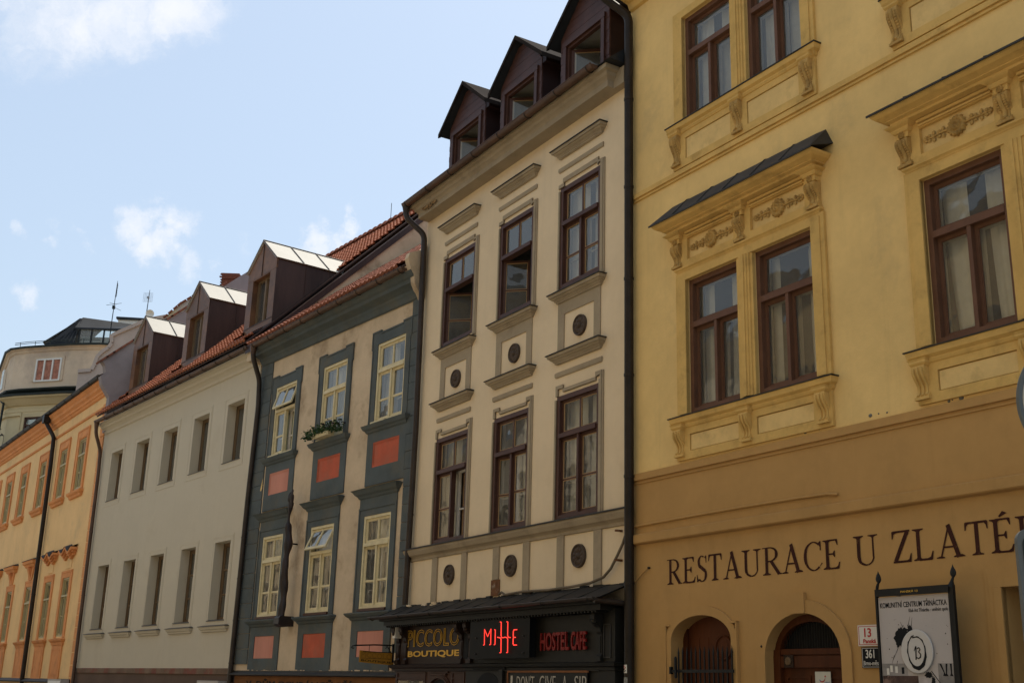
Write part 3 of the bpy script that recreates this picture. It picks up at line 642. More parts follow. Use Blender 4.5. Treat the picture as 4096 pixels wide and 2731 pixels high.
for (x, z, s_) in ((3.77,4.985,.035),(4.02,4.975,.012),(4.87,5.0,.03),(5.0,5.0,.012),(5.13,4.99,.014),(6.03,4.955,.022),(6.2,4.96,.035),(6.08,4.96,.01),(3.83,5.12,.016)):
    M().ball((x,-.0,z),s_,.012,s_*.8,7,5).ob('broken_plaster_patch', [ROOMD], Y)
# big painted letters
GW = {}
def serif_word(par, letters, zb, zt, y):
    m = M(); cnt = [0]; H = zt-zb
    def poly(pts, x0, w):
        cnt[0] += 1; yy = y-.0006*(cnt[0] % 7)
        m.add([(x0+px*w, yy, zb+pz*H) for px, pz in pts], [tuple(range(len(pts)))])
    S = .17     # stem share of the letter width
    def stem(x0, w, c, s=None, zb_=0, zt_=1, sb=.11, stp=.11):
        s = (s or .06/w); a, b = c-s/2, c+s/2; k = sb/1; t = .035
        pts = []
        if sb: pts += [(a-sb, zb_), (b+sb, zb_), (b+sb, zb_+t), (b+sb*.25, zb_+t*1.8), (b, zb_+.1)]
        else: pts += [(a, zb_), (b, zb_)]
        if stp: pts += [(b, zt_-.1), (b+stp*.25, zt_-t*1.8), (b+stp, zt_-t), (b+stp, zt_), (a-stp, zt_), (a-stp, zt_-t), (a-stp*.25, zt_-t*1.8), (a, zt_-.1)]
        else: pts += [(b, zt_), (a, zt_)]
        if sb: pts += [(a, zb_+.1), (a-sb*.25, zb_+t*1.8), (a-sb, zb_+t)]
        poly(pts, x0, w)
    def bar(x0, w, xa, za, xb, zb2, ta, tb=None):
        """stroke between two points with widths in metres"""
        tb = tb if tb is not None else ta; dx, dz = (xb-xa)*w, (zb2-za)*H; L_ = math.hypot(dx, dz); nx, nz = -dz/L_, dx/L_
        poly([(xa+nx*ta/2/w, za+nz*ta/2/H), (xb+nx*tb/2/w, zb2+nz*tb/2/H), (xb-nx*tb/2/w, zb2-nz*tb/2/H), (xa-nx*ta/2/w, za-nz*ta/2/H)][::-1], x0, w)
    def arc(x0, w, cx, cz, rx, rz, a0, a1, thick, n=22):
        """thick(a) in metres; radii in letter units"""
        for k in range(n):
            A = a0+(a1-a0)*k/n; B = a0+(a1-a0)*(k+1)/n; q = []
            for t in (A, B):
                th = thick(t); ox, oz = cx*w+rx*w*math.cos(t), cz*H+rz*H*math.sin(t)
                ix, iz = cx*w+(rx*w-th)*math.cos(t), cz*H+(rz*H-th*abs(math.sin(t))*.7)*math.sin(t)
                q.append(((ox/w, oz/H), (ix/w, iz/H)))
            poly([q[0][0], q[1][0], q[1][1], q[0][1]] if a1 > a0 else [q[0][1], q[1][1], q[1][0], q[0][0]], x0, w)
    T, t_ = .052, .020
    for ch, a, b in letters:
        w = b-a; m.__init__()
        tk = lambda t, T=T, t_=t_: t_+(T-t_)*abs(math.cos(t))
        if ch == 'R':
            stem(a, w, .25, T/w, sb=.14, stp=.0); poly([(.02,1),(.02,.965),(.3,.965),(.5,.965),(.5,1)], a, w)
            bar(a, w, .25, .985, .5, .985, t_*.7); bar(a, w, .3, .49, .5, .49, t_)
            arc(a, w, .46, .74, .40, .26, -math.pi/2, math.pi/2, tk)
            bar(a, w, .48, .50, .90, .02, T*1.0); poly([(.80,0),(1.06,0),(1.06,.035),(.86,.07)], a, w)
        elif ch in 'EÉ':
            stem(a, w, .27, T/w, sb=.16, stp=.16); bar(a, w, .27, .982, .84, .982, t_); bar(a, w, .3, .51, .68, .51, t_); bar(a, w, .3, .02, .86, .02, t_*1.1)
            poly([(.84,1),(.74,.965),(.80,.88),(.84,.80),(.885,.80),(.87,1)], a, w); poly([(.66,.51),(.58,.525),(.66,.62),(.71,.62),(.71,.40),(.66,.40),(.58,.495)], a, w)
            poly([(.80,.0),(.70,.035),(.86,.1),(.93,.22),(.99,.22),(.93,0)], a, w)
            if ch == 'É': poly([(.42,1.08),(.47,1.04),(.78,1.15),(.60,1.22)], a, w)
        elif ch == 'S':
            arc(a, w, .48, .745, .36, .265, R(60), R(255), tk); arc(a, w, .50, .262, .42, .275, R(85), R(-140), tk)
            poly([(.74,.95),(.66,.98),(.80,.86),(.82,.72),(.87,.72),(.87,1.0),(.82,1.0)], a, w); poly([(.10,.0),(.06,.0),(.04,.28),(.09,.28),(.14,.14),(.26,.04)], a, w)
            bar(a, w, .24, .64, .76, .40, T*.95)
        elif ch == 'T':
            stem(a, w, .5, T/w, sb=.16, stp=0, zt_=.985); bar(a, w, .04, .982, .96, .982, t_*1.2)
            poly([(.0,1),(.0,.76),(.05,.76),(.08,.88),(.16,.955),(.3,.97),(.3,1)], a, w); poly([(1,1),(.7,1),(.7,.97),(.84,.955),(.92,.88),(.95,.76),(1,.76)], a, w)
        elif ch == 'A':
            bar(a, w, .15, .0, .50, 1.0, t_*1.1); bar(a, w, .47, 1.02, .82, .0, T*1.1); bar(a, w, .24, .33, .68, .33, t_)
            poly([(-.02,0),(.30,0),(.30,.03),(.20,.06),(.1,.06),(-.02,.03)], a, w); poly([(.62,0),(1.04,0),(1.04,.03),(.94,.08),(.74,.08),(.62,.03)], a, w)
        elif ch == 'U':
            stem(a, w, .21, T/w, zb_=.28, sb=0, stp=.15); stem(a, w, .82, t_*1.3/w, zb_=.28, sb=0, stp=.17)
            arc(a, w, .505, .28, .36, .28, math.pi, 2*math.pi, lambda t: t_*1.25+(T-t_*1.25)*max(0, -math.cos(t))**.6)
        elif ch == 'C':
            arc(a, w, .56, .5, .53, .51, R(52), R(308), tk, 30); poly([(.80,.93),(.90,.80),(.90,.68),(.955,.68),(.955,1.0),(.90,1.0)], a, w); poly([(.86,.12),(.80,.06),(.98,.26),(1.02,.23)], a, w)
        elif ch == 'Z':
            bar(a, w, .14, .04, .80, .97, T*1.05); bar(a, w, .06, .982, .93, .982, t_*1.2); bar(a, w, .03, .02, .95, .02, t_*1.2)
            poly([(.0,1),(.0,.76),(.05,.76),(.09,.90),(.28,.965),(.28,1)], a, w); poly([(.95,0),(.65,.0),(.65,.035),(.84,.08),(.93,.26),(.98,.26)], a, w)
        elif ch == 'L':
            stem(a, w, .28, T/w, sb=.16, stp=.18); bar(a, w, .3, .02, .9, .02, t_*1.2); poly([(.93,0),(.62,0),(.62,.035),(.84,.09),(.93,.26),(.99,.26)], a, w)
        elif ch == 'H':
            stem(a, w, .22, T/w, sb=.12, stp=.12); stem(a, w, .80, T/w, sb=.12, stp=.12); bar(a, w, .22, .51, .8, .51, t_)
        elif ch == 'O':
            arc(a, w, .5, .5, .5, .51, 0, 2*math.pi, tk, 36)
        m.ob('painted_letter', [INK], par)
serif_word(Y, [('R',.885,1.215),('E',1.235,1.535),('S',1.55,1.80),('T',1.81,2.09),('A',2.125,2.475),('U',2.50,2.86),('R',2.89,3.235),('A',3.265,3.615),('C',3.64,3.965),('E',3.98,4.265),
               ('U',4.49,4.855),('Z',5.08,5.365),('L',5.375,5.67),('A',5.71,6.07),('T',6.10,6.40),('É',6.415,6.715),('H',6.73,7.12),('O',7.17,7.54)], 3.195, 3.555, -.004)
# its drainpipe in the corner with the cream house
pipe(Y, [(-.15,-.58,13.75),(-.15,-.55,13.45),(.10,-.11,13.05),(.10,-.10,0)], .076, PIPEO, rings=1.75)

# ================================================================== CREAM HOUSE
Cr = thing('cream_house', 'narrow cream house with dark bronze rosettes, red-brown windows and three gabled dormers', 'building', PC, RC)
cw = [-6.0, -3.68, -1.485]
hw = [.69, .635, .645]
ops = []
for c, h in zip(cw, hw): ops += [(c-h, c+h, 8.62, 10.60), (c-h, c+h, 4.46, 6.62)]
wall(Cr, -7.68, 0.0, 3.0, 12.0, ops, C_WALL, depth=.14)
wall(Cr, -7.68, 0.0, 0, 3.0, [], BRK, name='ground_floor_wall', top=False)
M().mould([(0,11.80),(.27,11.82),(.27,11.93),(.30,11.97),(.34,12.00),(.36,12.06),(.42,12.08),(.42,12.16),(0,12.2)], -7.62, -.30, .27).ob('cornice', [C_TRIM], Cr)
M().box(-.30, 0, -.14, 0, 11.80, 12.12).ob('cornice_return', [C_TRIM], Cr)
gutter(Cr, -7.86, -.36, .60, 12.19, r=.085, brackets=1.15)
M().prismx([(.02,12.17),(.46,12.17),(-6.5,18.0),(-6.5,17.8)], -7.75, 0).ob('roof', [ANTH], Cr)
lev = []
def c_window(c, h, z0, z1, ztr, aL, aR, cur, **k):
    return window(Cr, c-h, c+h, z0, z1, .035, .085, ztr, .075, .045, BRN, PUTTY, topn=2, lowbars=(.46,), aL=aL, aR=aR, curtains=cur, proud=.045, tr_proud=.035, **k)
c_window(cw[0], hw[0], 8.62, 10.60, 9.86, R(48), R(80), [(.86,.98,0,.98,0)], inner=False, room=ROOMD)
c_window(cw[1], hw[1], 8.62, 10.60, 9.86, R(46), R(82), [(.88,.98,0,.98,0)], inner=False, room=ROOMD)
c_window(cw[2], hw[2], 8.62, 10.60, 9.86, 0, 0, [(.03,.48,0,.98,.03),(.56,.97,0,.98,-.02)])
c_window(cw[0], hw[0], 4.46, 6.62, 5.90, 0, R(20), [(.05,.46,0,.97,0),(.75,.97,.0,.98,0)])
c_window(cw[1], hw[1], 4.46, 6.62, 5.90, R(14), 0, [(.55,.95,.02,.98,0)])
c_window(cw[2], hw[2], 4.46, 6.62, 5.90, 0, 0, [(.04,.45,0,.98,.05),(.55,.95,0,.98,-.04)])
HOODP = lambda zb, zt: [(.02,zb),(.05,zb+.012),(.05,zb+.03),(.075,zb+.05),(.075,zb+.062),(.115,zb+.085),(.125,zb+.11),(.15,zb+.112),(.16,zt)]
for i, (c, h) in enumerate(zip(cw, hw)):
    L_, R_ = c-.655, c+.665
    for (zb, zt, nm) in ((11.19,11.355,'hood'),(8.33,8.50,'sill'),(7.20,7.365,'hood')):
        M().mould(HOODP(zb, zt), L_, R_, .02).ob(nm, [C_TRIM], Cr)
        M().mould([(.15,zt-.004),(.182,zt-.004),(.182,zt+.012),(0,zt+.075 if nm == 'hood' else zt+.06)], L_, R_, .02).ob(nm+'_flashing', [FLASH], Cr)
    for z in (10.925, 6.965):
        M().mould([(0,z),(.022,z+.006),(.03,z+.035),(.03,z+.085),(.012,z+.10),(0,z+.10)], L_-.03, R_+.02, .0).ob('fillet_strip', [C_TRIM], Cr)
    # eared architraves
    for (z0, z1, zt, ear) in ((8.56, 10.60, 10.78, 0), (4.40, 6.62, 6.82, 1)):
        m = M(); a, b = c-h, c+h
        for w1, t in ((.022, .115), (.035, .075)):
            m.box(b+.0, b+t, -w1, .01, z0, z1+.06); m.box(a-t*.55, a, -w1, .01, z0, z1-.06)
            if not ear:      # raised head, stepped down at the corners
                m.box(a+.13, b-.10, -w1, .01, zt-.09+(t-.115)*.2, zt-(.115-t)*.3); m.box(a+.10-.0, a+.13, -w1, .01, z1+.0, zt-(.115-t)*.3); m.box(b-.10, b-.07, -w1, .01, z1+.03, zt-(.115-t)*.3)
                m.box(a-t*.55, a+.10, -w1, .01, z1+.0, z1+.07); m.box(b-.07, b+t, -w1, .01, z1+.06, z1+.10)
            else:            # raised corner ears, lower head between
                m.box(a+.2, b-.1, -w1, .01, z1+.055, z1+.12+(t-.115)*.3); m.box(a-.02, a+.2, -w1, .01, z1+.13, z1+.19); m.box(b-.1, b+t, -w1, .01, z1+.13, z1+.20)
                m.box(a-.02, a+.04, -w1, .01, z1+.0, z1+.13); m.box(a+.14, a+.2, -w1, .01, z1+.12, z1+.131); m.box(b+.04, b+t, -w1, .01, z1+.06, z1+.13); m.box(b-.1, b-.04, -w1, .01, z1+.12, z1+.131)
        m.ob('architrave', [C_TRIM], Cr)
    # apron block with plain panel and rosette
    m = M(); a, b, z0, z1 = L_+.0, R_-.01, 7.42, 8.33
    m.box(a, a+.20, -.02, .01, z0, z1); m.box(b-.19, b, -.02, .01, z0, z1); m.box(a+.20, b-.19, -.02, .01, 8.11, z1); m.ob('apron', [C_TRIM], Cr)
    rosette(Cr, c+.05, 7.775, .19, 0, C_ROS)
# belt ledge, pilaster strips, rosettes
M().mould([(.0,4.17),(.03,4.18),(.03,4.23),(.06,4.26),(.10,4.28),(.13,4.34),(.14,4.36),(.14,4.40)], -7.6, -.12, .0).ob('belt_ledge', [C_TRIM], Cr)
M().mould([(.14,4.402),(.165,4.402),(.165,4.418),(0,4.47)], -7.6, -.12, .0).ob('ledge_flashing', [FLASH], Cr)
for a, b in ((-6.61,-6.385),(-5.39,-5.18),(-4.18,-3.965),(-3.13,-2.92),(-2.04,-1.835),(-.96,-.75)):
    zb = 3.27 if a != -4.18 else 3.59
    M().box(a, b, -.028, .01, zb, 4.175).ob('pilaster_strip', [C_TRIM], Cr)
for x in (-5.87, -3.545, -1.385): rosette(Cr, x, 3.80, .195, 0, C_ROS)
RUST = mat('rusty_plate', (.16,.07,.03), var=.3, vscale=6, bump=.4, stain=(.35,.28,.2), sscale=9, samt=.8)
M().box(-4.225, -3.925, -.02, .01, 3.30, 3.585).ob('rusty_plate', [RUST], Cr)
for z in (4.09, 3.635): M().box(-.25,-.2,-.12,0,z-.015,z+.015).ob('rusty_hook', [RUST], Cr)
pipe(Cr, [(-7.80,-.50,12.14),(-7.80,-.49,11.86),(-7.55,-.13,11.45),(-7.53,-.10,7.0),(-7.60,-.10,3.3)], .066, PIPE, rings=2.2)
m = M().tube([(-7.80,-.5,12.13),(-7.80,-.5,11.98)], [.095,.066], 14); m.ob('gutter_outlet', [PIPE], Cr)
# crumbled spot on the cornice
m = M(); rnd = random.Random(6)
for k in range(26): m.ball((-7.05+rnd.uniform(-.32,.32), -.30-rnd.uniform(.0,.03), 11.93+rnd.gauss(0,.022)), rnd.uniform(.02,.07), .02, rnd.uniform(.01,.03), 6, 4)
m.ob('crumbled_cornice_patch', [mat('bare_brick_crumble', (.30,.19,.09), var=.4, vscale=9, bump=.6, bscale=30)], Cr)
# dormers
for i, c in enumerate((-6.06, -3.80, -1.50)):
    yf = .06; zA, zE = 14.62, 13.80; hb = .80; zB = 12.10
    depthA = 4.0
    m = M()
    # body: side cheeks and gable behind the boards
    m.add([(c-hb,yf,zB),(c+hb,yf,zB),(c+hb,yf,zE+.08),(c,yf,zA-.06),(c-hb,yf,zE+.08)], [])
    for sx in (-1, 1): m.box(c+sx*hb-.02 if sx > 0 else c-hb-.0, c+hb if sx > 0 else c-hb+.02, yf+.02, 3.2, zB, zE+.12)
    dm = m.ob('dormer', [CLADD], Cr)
    # gable boards, one by one
    nb = 6; zt0 = 13.66
    for k in range(nb):
        z0 = zt0+k*.135; z1 = z0+.130
        half = lambda z: hb if z < zE+.02 else max(.02, hb*(1-(z-zE-.02)/(zA-.06-zE)))
        b0, b1 = half(z0), half(z1)
        if b1 <= .05: b1 = .02
        M().prism([(c-b0,z0),(c+b0,z0),(c+b1,z1),(c-b1,z1)], yf-.012-.002*(k % 2), yf+.02).ob('board', [CLAD], dm)
    for sx in (-1, 1):      # front corner boards, shingled
        for k in range(12):
            z0 = zB+k*.13; a = c+sx*hb; b = c+sx*.66
            M().box(min(a,b), max(a,b), yf-.008-.006*(k % 2), yf+.02, z0, z0+.125).ob('board', [CLAD], dm)
    # casing round the window
    m = M(); a, b = c-.66, c+.66
    m.box(a-.02, a+.08, yf-.05, yf+.06, zB, zt0); m.box(b-.08, b+.02, yf-.05, yf+.06, zB, zt0); m.box(a-.04, b+.04, yf-.055, yf+.06, zt0-.09, zt0+.01); m.ob('window_casing', [CLAD], dm)
    fr = M(); t = .05; A, B_, Zt = a+.08, b-.08, zt0-.09
    fr.box(A, A+t, yf+.0, yf+.08, zB, Zt); fr.box(B_-t, B_, yf, yf+.08, zB, Zt); fr.box(A+t, B_-t, yf, yf+.08, Zt-t, Zt); fr.ob('window_frame', [BRN], dm)
    # one casement standing open into the room
    W_ = B_-A-2*t; sm = sash_mesh(W_, 1.25, .06, 1, (.45,), 0, .04); ang = R(50)
    sm.ob('sash', [BRN, PUTTY], dm, (A+t+.01, yf+.05, 12.25), (0,0,ang)); M().quad((.06,.02,.06),(W_-.06,.02,.06),(W_-.06,.02,1.19),(.06,.02,1.19)).ob('pane', [GLASS], dm, (A+t+.01, yf+.05, 12.25), (0,0,ang))
    M().box(A+t+.0, A+t+.05, yf+.10, yf+.14, 12.1, Zt-t).ob('inner_frame', [WHT], dm)
    r = M(); r.box(A-.1, A-.02, yf+.1, 3, zB-.3, 14.0); r.box(B_+.02, B_+.1, yf+.1, 3, zB-.3, 14.0); r.box(A, B_, 2.4, 2.45, zB-.3, 14.0); r.quad((A-.1,yf+.1,13.64),(A-.1,3,13.9),(B_+.1,3,13.9),(B_+.1,yf+.1,13.64)); r.ob('room_lining', [ROOM], dm)
    # roof: two slopes with folded edges and overhang
    ov = 1.03; ye = -.10
    for sx in (-1, 1):
        t = .05; zEv = zE-.05
        pts = [(c, ye, zA), (c+sx*ov, ye, zEv), (c+sx*ov, 4.2, zEv), (c, 4.2, zA)]; dn = [(x, y_, z-t) for x, y_, z in pts]
        M().add(pts+dn, [(0,1,2,3),(4,7,6,5),(0,4,5,1),(1,5,6,2)]).ob('dormer_roof_slope', [SHEET if sx > 0 else ANTH], dm)  # only the right slope is pale: its sunlit look is painted in
        e = M(); e.add([(c, ye-.03, zA+.025), (c+sx*(ov+.03), ye-.03, zEv+.012), (c+sx*(ov+.03), ye+1.5 if sx > 0 else ye+.04, zEv+.012), (c, ye+1.5 if sx > 0 else ye+.04, zA+.025),
                        (c, ye-.03, zA-.07), (c+sx*(ov+.03), ye-.03, zEv-.09), (c+sx*(ov+.03), ye+1.5 if sx > 0 else ye+.04, zEv-.05), (c, ye+1.5 if sx > 0 else ye+.04, zA-.05)],
                       [(0,1,2,3),(0,4,5,1),(1,5,6,2),(4,7,6,5)]); e.ob('verge_flashing', [VERGE], dm)
    # eaves box on the cheek
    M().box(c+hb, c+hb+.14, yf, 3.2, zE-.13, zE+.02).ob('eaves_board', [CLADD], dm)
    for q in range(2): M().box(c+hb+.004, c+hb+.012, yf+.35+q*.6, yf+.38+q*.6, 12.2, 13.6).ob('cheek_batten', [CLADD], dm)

# ================================================================== SHOPFRONT under the cream house
SHR = mat('black_roof_sheet', (.020,.018,.015), rough=.55, var=.3, vscale=3, bump=.05, spec=.15)
S = thing('shopfront', 'long black and brown timber shopfront with lean-to sheet roof below the cream house', 'shopfront', PC, RC)
M().box(-4.72, -.12, -.20, .0, 0, 2.90).ob('sign_fascia', [BLK], S)
M().box(-7.70, -4.72, -.20, .0, 1.98, 2.90).ob('sign_fascia', [BRK], S)
M().box(-7.70, -4.72, -.17, .0, 0, 1.98).ob('door_wall', [BRM], S)
# eaves of the shop roof
m = M(); m.box(-7.88, -.20, -.42, 0, 2.865, 2.955); m.box(-7.95, -.16, -.50, 0, 2.955, 3.0)
m.ob('eaves_moulding', [BLK], S)
for k in range(80):
    x = -7.8+k*.095
for nm, x0, x1, mt in (('dentil', -7.8, -.25, BLK),):
    me = M().box(0, .035, -.405, -.2, 2.835, 2.865).mesh('dentil', [mt])
    eav = [o for o in bpy.data.objects if o.name == 'eaves_moulding'][0]
    for k in range(78): link('dentil', me, eav, (-7.8+k*.0965, 0, 0))
XL, XR = -8.22, -.03
rf = M().add([(XL,-.58,3.03),(XR-.05,-.58,3.03),(XR-.05-.0,0,3.27),(XL+.45,0,3.27),(XL,-.58,3.0),(XR-.05,-.58,3.0),(XR-.05,0,3.24),(XL+.45,0,3.24)], [(0,1,2,3),(7,6,5,4),(0,4,5,1),(3,7,4,0),(1,5,6,2)]).ob('lean_to_roof', [SHR], S)
for k in range(12):
    x = XL+.35+k*.66
    M().tube([(x,-.57,3.045),(x+.02,-.3,3.155),(x+.02,-.02,3.275)], .016, 5).ob('standing_seam', [SHR], rf)
    M().add([(x+.03,-.57,3.045),(x+.60,-.57,3.04),(x+.60,-.04,3.262),(x+.03,-.04,3.275)], [(0,1,2,3)]).ob('roof_sheet', [SHR], rf)
rnd = random.Random(11)
m = M()
for k in range(34):
    x = -7.65+k*.225+rnd.uniform(-.05,.05); m.box(x, x+rnd.uniform(.1,.24), -rnd.uniform(.03,.07), 0, 3.25, 3.275+rnd.uniform(.0,.035))
m.ob('torn_upstand_flashing', [SHR], rf)
for k in range(9):
    x = rnd.uniform(-7.5,-6.2); M().box(0,rnd.uniform(.06,.14),0,.05,0,.03).ob('loose_plaster', [C_WALL], rf, (x,-rnd.uniform(.06,.2),3.20+rnd.uniform(-.0,.06)), (rnd.uniform(-.3,.3),rnd.uniform(-.3,.3),rnd.uniform(-.5,.5)))
gutter(S, XL, XR-.06, .64, 3.03, r=.045, mat_=PIPE, brackets=1.3)
M().tube([(XR-.08,-.60,2.995),(XR-.03,-.3,2.985),(XR+.02,-.05,2.96)], .045, 10).ob('gutter_return', [PIPE], S)
# mouldings under the fascia and panels
m = M(); m.mould([(.17,1.985),(.23,1.99),(.235,2.03),(.27,2.05),(.285,2.10),(.20,2.115)], -7.72, -4.72, .17, left=True, right=False); m.ob('fascia_sill', [BRK], S)
m = M(); m.mould([(.20,1.985),(.23,1.99),(.235,2.03),(.27,2.05),(.285,2.10),(.20,2.115)], -4.72, -.12, .20, left=False, right=True); m.ob('fascia_sill', [BLK], S)
def s_console(x0, x1, mt):
    pr = [(.20,2.12),(.235,2.13),(.235,2.20),(.215,2.23),(.215,2.52),(.24,2.56),(.25,2.62),(.30,2.66),(.30,2.70),(.36,2.74),(.37,2.80),(.34,2.865),(.20,2.865)]
    m = M().prismx(pr, x0, x1); m.box(x0-.02, x1+.02, -.26, -.2, 2.12, 2.19); m.box(x0+.03, x1-.03, -.225, -.2, 2.25, 2.5)
    m.ball(((x0+x1)/2,-.32,2.71),(x1-x0)*.55,.05,.05,10,6); return m.ob('bracket', [mt], S)
for x in (-7.62, -7.28): s_console(x, x+.13, BRK)
s_console(-4.98, -4.85, BRK); s_console(-4.62, -4.50, BRK); s_console(-.56, -.44, BLK)
M().box(-4.83, -4.66, -.205, -.19, 2.2, 2.72).ob('painted_recess_shade', [BLACKP], S)  # flat black slab, the shade of a recess painted on the fascia
m = M(); a, b = -.41, -.22; m.box(a, a+.015, -.215, -.2, 2.18, 2.66); m.box(b-.015, b, -.215, -.2, 2.18, 2.66); m.box(a, b, -.216, -.2, 2.17, 2.185); m.box(a, b, -.216, -.2, 2.66, 2.675); m.ob('panel_bead', [FLASH], S)
# brown door wall: panels and arched door head
for a, b in ((-7.62,-6.35),(-5.28,-4.80)):
    m = M(); m.box(a, b, -.185, -.17, 1.84, 1.865); m.box(a, b, -.185, -.17, 1.945, 1.965); m.box(a, a+.03, -.186, -.17, .3, 1.965); m.box(b-.03, b, -.186, -.17, .3, 1.965); m.ob('panel_moulding', [BRM], S)
M().box(-7.56, -6.45, -.176, -.16, .3, 1.80).ob('shop_window_pane', [GLASSF], S)
m = M()
for i, (o1, w1) in enumerate(((.12,.19),(.08,.20),(.04,.215))):
    m.box(-6.27+i*.06, -5.36-i*.06, -w1, -.17, 1.995-i*.045, 2.015-i*.04)
    n = 14; c, a, h = -5.77, .37+o1*.6, .20+o1*.6
    for k in range(n):
        t0, t1 = math.pi*k/n, math.pi*(k+1)/n
        q = [(c-r_*math.cos(t), 1.66+hh*math.sin(t)) for r_, hh, t in ((a-.03,h-.03,t0),(a-.03,h-.03,t1),(a,h,t1),(a,h,t0))]
        m.prism(q, -w1, -.17)
m.ob('arched_door_moulding', [BRM], S)
n = 14; M().prism([(-5.77-.34*math.cos(math.pi*k/n), 1.66+.17*math.sin(math.pi*k/n)) for k in range(n+1)]+[(-5.43,.2),(-6.11,.2)], -.175, -.165).ob('painted_doorway_shade', [BLACKP], S)  # flat black panel paints the shade inside the door opening
# black part: arched doorway and post
n = 14; M().prism([(-3.90-.42*math.cos(math.pi*k/n), 1.66+.30*math.sin(math.pi*k/n)) for k in range(n+1)]+[(-3.48,.2),(-4.32,.2)], -.206, -.195).ob('painted_doorway_shade', [BLACKP], S)  # black panel on the fascia, painted shade in place of an opening
m = M(); m.box(-3.46, -3.34, -.25, -.2, 0, 2.0); m.box(-3.34, -.5, -.23, -.2, 1.98, 2.0); m.mould([(.2,2.00),(.25,2.0),(.27,2.04),(.29,2.05)], -4.3, -3.3, .2); m.ob('door_post', [BLK], S)
# gold lettering on the fascia
text(S, 'PICCOLO', -7.165, -5.005, 2.44, 2.77, -.207, GOLD, 'outline_lettering', outline=.017, spacing=1.06)
text(S, 'BOUTIQUE', -7.12, -4.98, 2.232, 2.366, -.206, GOLD, 'lettering', off=.028)
# cut-out red letters
text(S, 'HOSTEL', -2.137, -1.30, 2.295, 2.585, -.24, REDL, 'cut_out_lettering', off=.018, ext=.016)
text(S, 'CAFE', -1.235, -.822, 2.295, 2.58, -.24, REDL, 'cut_out_lettering', off=.018, ext=.016)
# small box by the left bracket
lb = thing('key_safe_box', 'small white box with a red dot fixed beside the brown bracket of the shopfront', 'box', PC, RC)
M().box(-7.60, -7.47, -.34, -.20, 2.62, 2.865).ob('box_body', [WHITE], lb)
M().lathe_y([(.035,0),(.035,.004),(.02,.006)], -7.535, 2.735, -.34, 14).ob('red_dot', [REDP], lb)
for k in range(4): M().box(-7.58, -7.50, -.343, -.34, 2.78+k*.02, 2.79+k*.02).ob('print_line', [BLACKP], lb)
# neon sign
NS = thing('neon_sign', 'square black glass sign with lit red neon letters above the shop doorway', 'neon sign', PC, RC)
M().box(-4.20, -2.36, -.33, -.205, 2.20, 2.88).ob('sign_box', [BLACKP], NS)
M().box(-4.33, -4.21, -.32, -.205, 2.20, 2.90).ob('side_plate', [FLASH], NS)
M().box(-4.30, -2.28, -.372, -.366, 2.185, 2.90).ob('acrylic_plate', [mat('black_acrylic', (.005,.005,.005), rough=.35, var=0, bump=0, spec=.06)], NS)
for x in (-4.07, -2.47):
    for z in (2.265, 2.54, 2.83): M().lathe_y([(.014,0),(.014,.018),(.006,.02)], x, z, -.372, 10).ob('standoff_bolt', [FLASH], NS)
Ts = [[(-3.765,2.414),(-3.735,2.42),(-3.745,2.68),(-3.63,2.555),(-3.52,2.68),(-3.515,2.42),(-3.55,2.415)], [(-3.395,2.665),(-3.37,2.66),(-3.365,2.42),(-3.395,2.412)],
      [(-3.215,2.79),(-3.175,2.785),(-3.17,2.56),(-3.145,2.525),(-3.07,2.525)], [(-3.29,2.535),(-3.20,2.525),(-3.165,2.50),(-3.155,2.28),(-3.19,2.275)],
      [(-2.99,2.785),(-2.955,2.78),(-2.95,2.56),(-2.925,2.525),(-2.855,2.52)], [(-3.05,2.53),(-2.98,2.525),(-2.945,2.50),(-2.935,2.28),(-2.97,2.275)],
      [(-2.65,2.645),(-2.745,2.645),(-2.765,2.62),(-2.765,2.55),(-2.755,2.52),(-2.765,2.49),(-2.765,2.42),(-2.745,2.395),(-2.645,2.395)], [(-2.755,2.52),(-2.69,2.52)]]
for p in Ts: M().tube([(x,-.395,z) for x, z in p], .0085, 7).ob('neon_tube', [NEON], NS)
# chalkboard
CB = thing('chalkboard', 'long blackboard in a wooden frame with chalk capitals, under the red cut-out letters', 'chalkboard', PC, RC)
M().box(-3.13, -.78, -.245, -.23, .9, 1.965).ob('board', [BLK], CB)
M().box(-3.15, -.76, -.262, -.232, 1.955, 1.985).ob('frame', [mat('orange_brown_frame', (.22,.09,.035), var=.2)], CB)
M().box(-3.16, -3.13, -.262, -.232, .9, 1.955).ob('frame', [MATS['orange_brown_frame']], CB)
for w_, a, b in (('I',-3.05,-2.99),("DON'T",-2.85,-2.30),('GIVE',-2.14,-1.66),('A',-1.46,-1.34),('SIP',-1.12,-.80)):
    me = text(CB, w_, a, b, 1.66, 1.905, -.249, CHALK, 'chalk_lettering', off=-.012)
# cable across the cream wall and over the shop roof
cb = M().tube([(-.05,-.06,4.0),(-.12,-.06,3.88),(-.27,-.06,3.70),(-.42,-.07,3.52),(-.60,-.08,3.40),(-.95,-.09,3.33),(-1.5,-.1,3.30),(-2.2,-.08,3.29),(-3.0,-.09,3.31),(-3.6,-.08,3.29),(-3.72,-.09,3.34),(-3.85,-.06,3.31)], .022, 8).ob('cable', [mat('grey_cable_sleeve', (.16,.125,.085), var=.2)], None, PC, (0,0,RC))
tag(cb, 'thick grey cable sagging from the corner drainpipe onto the shop roof', 'cable')
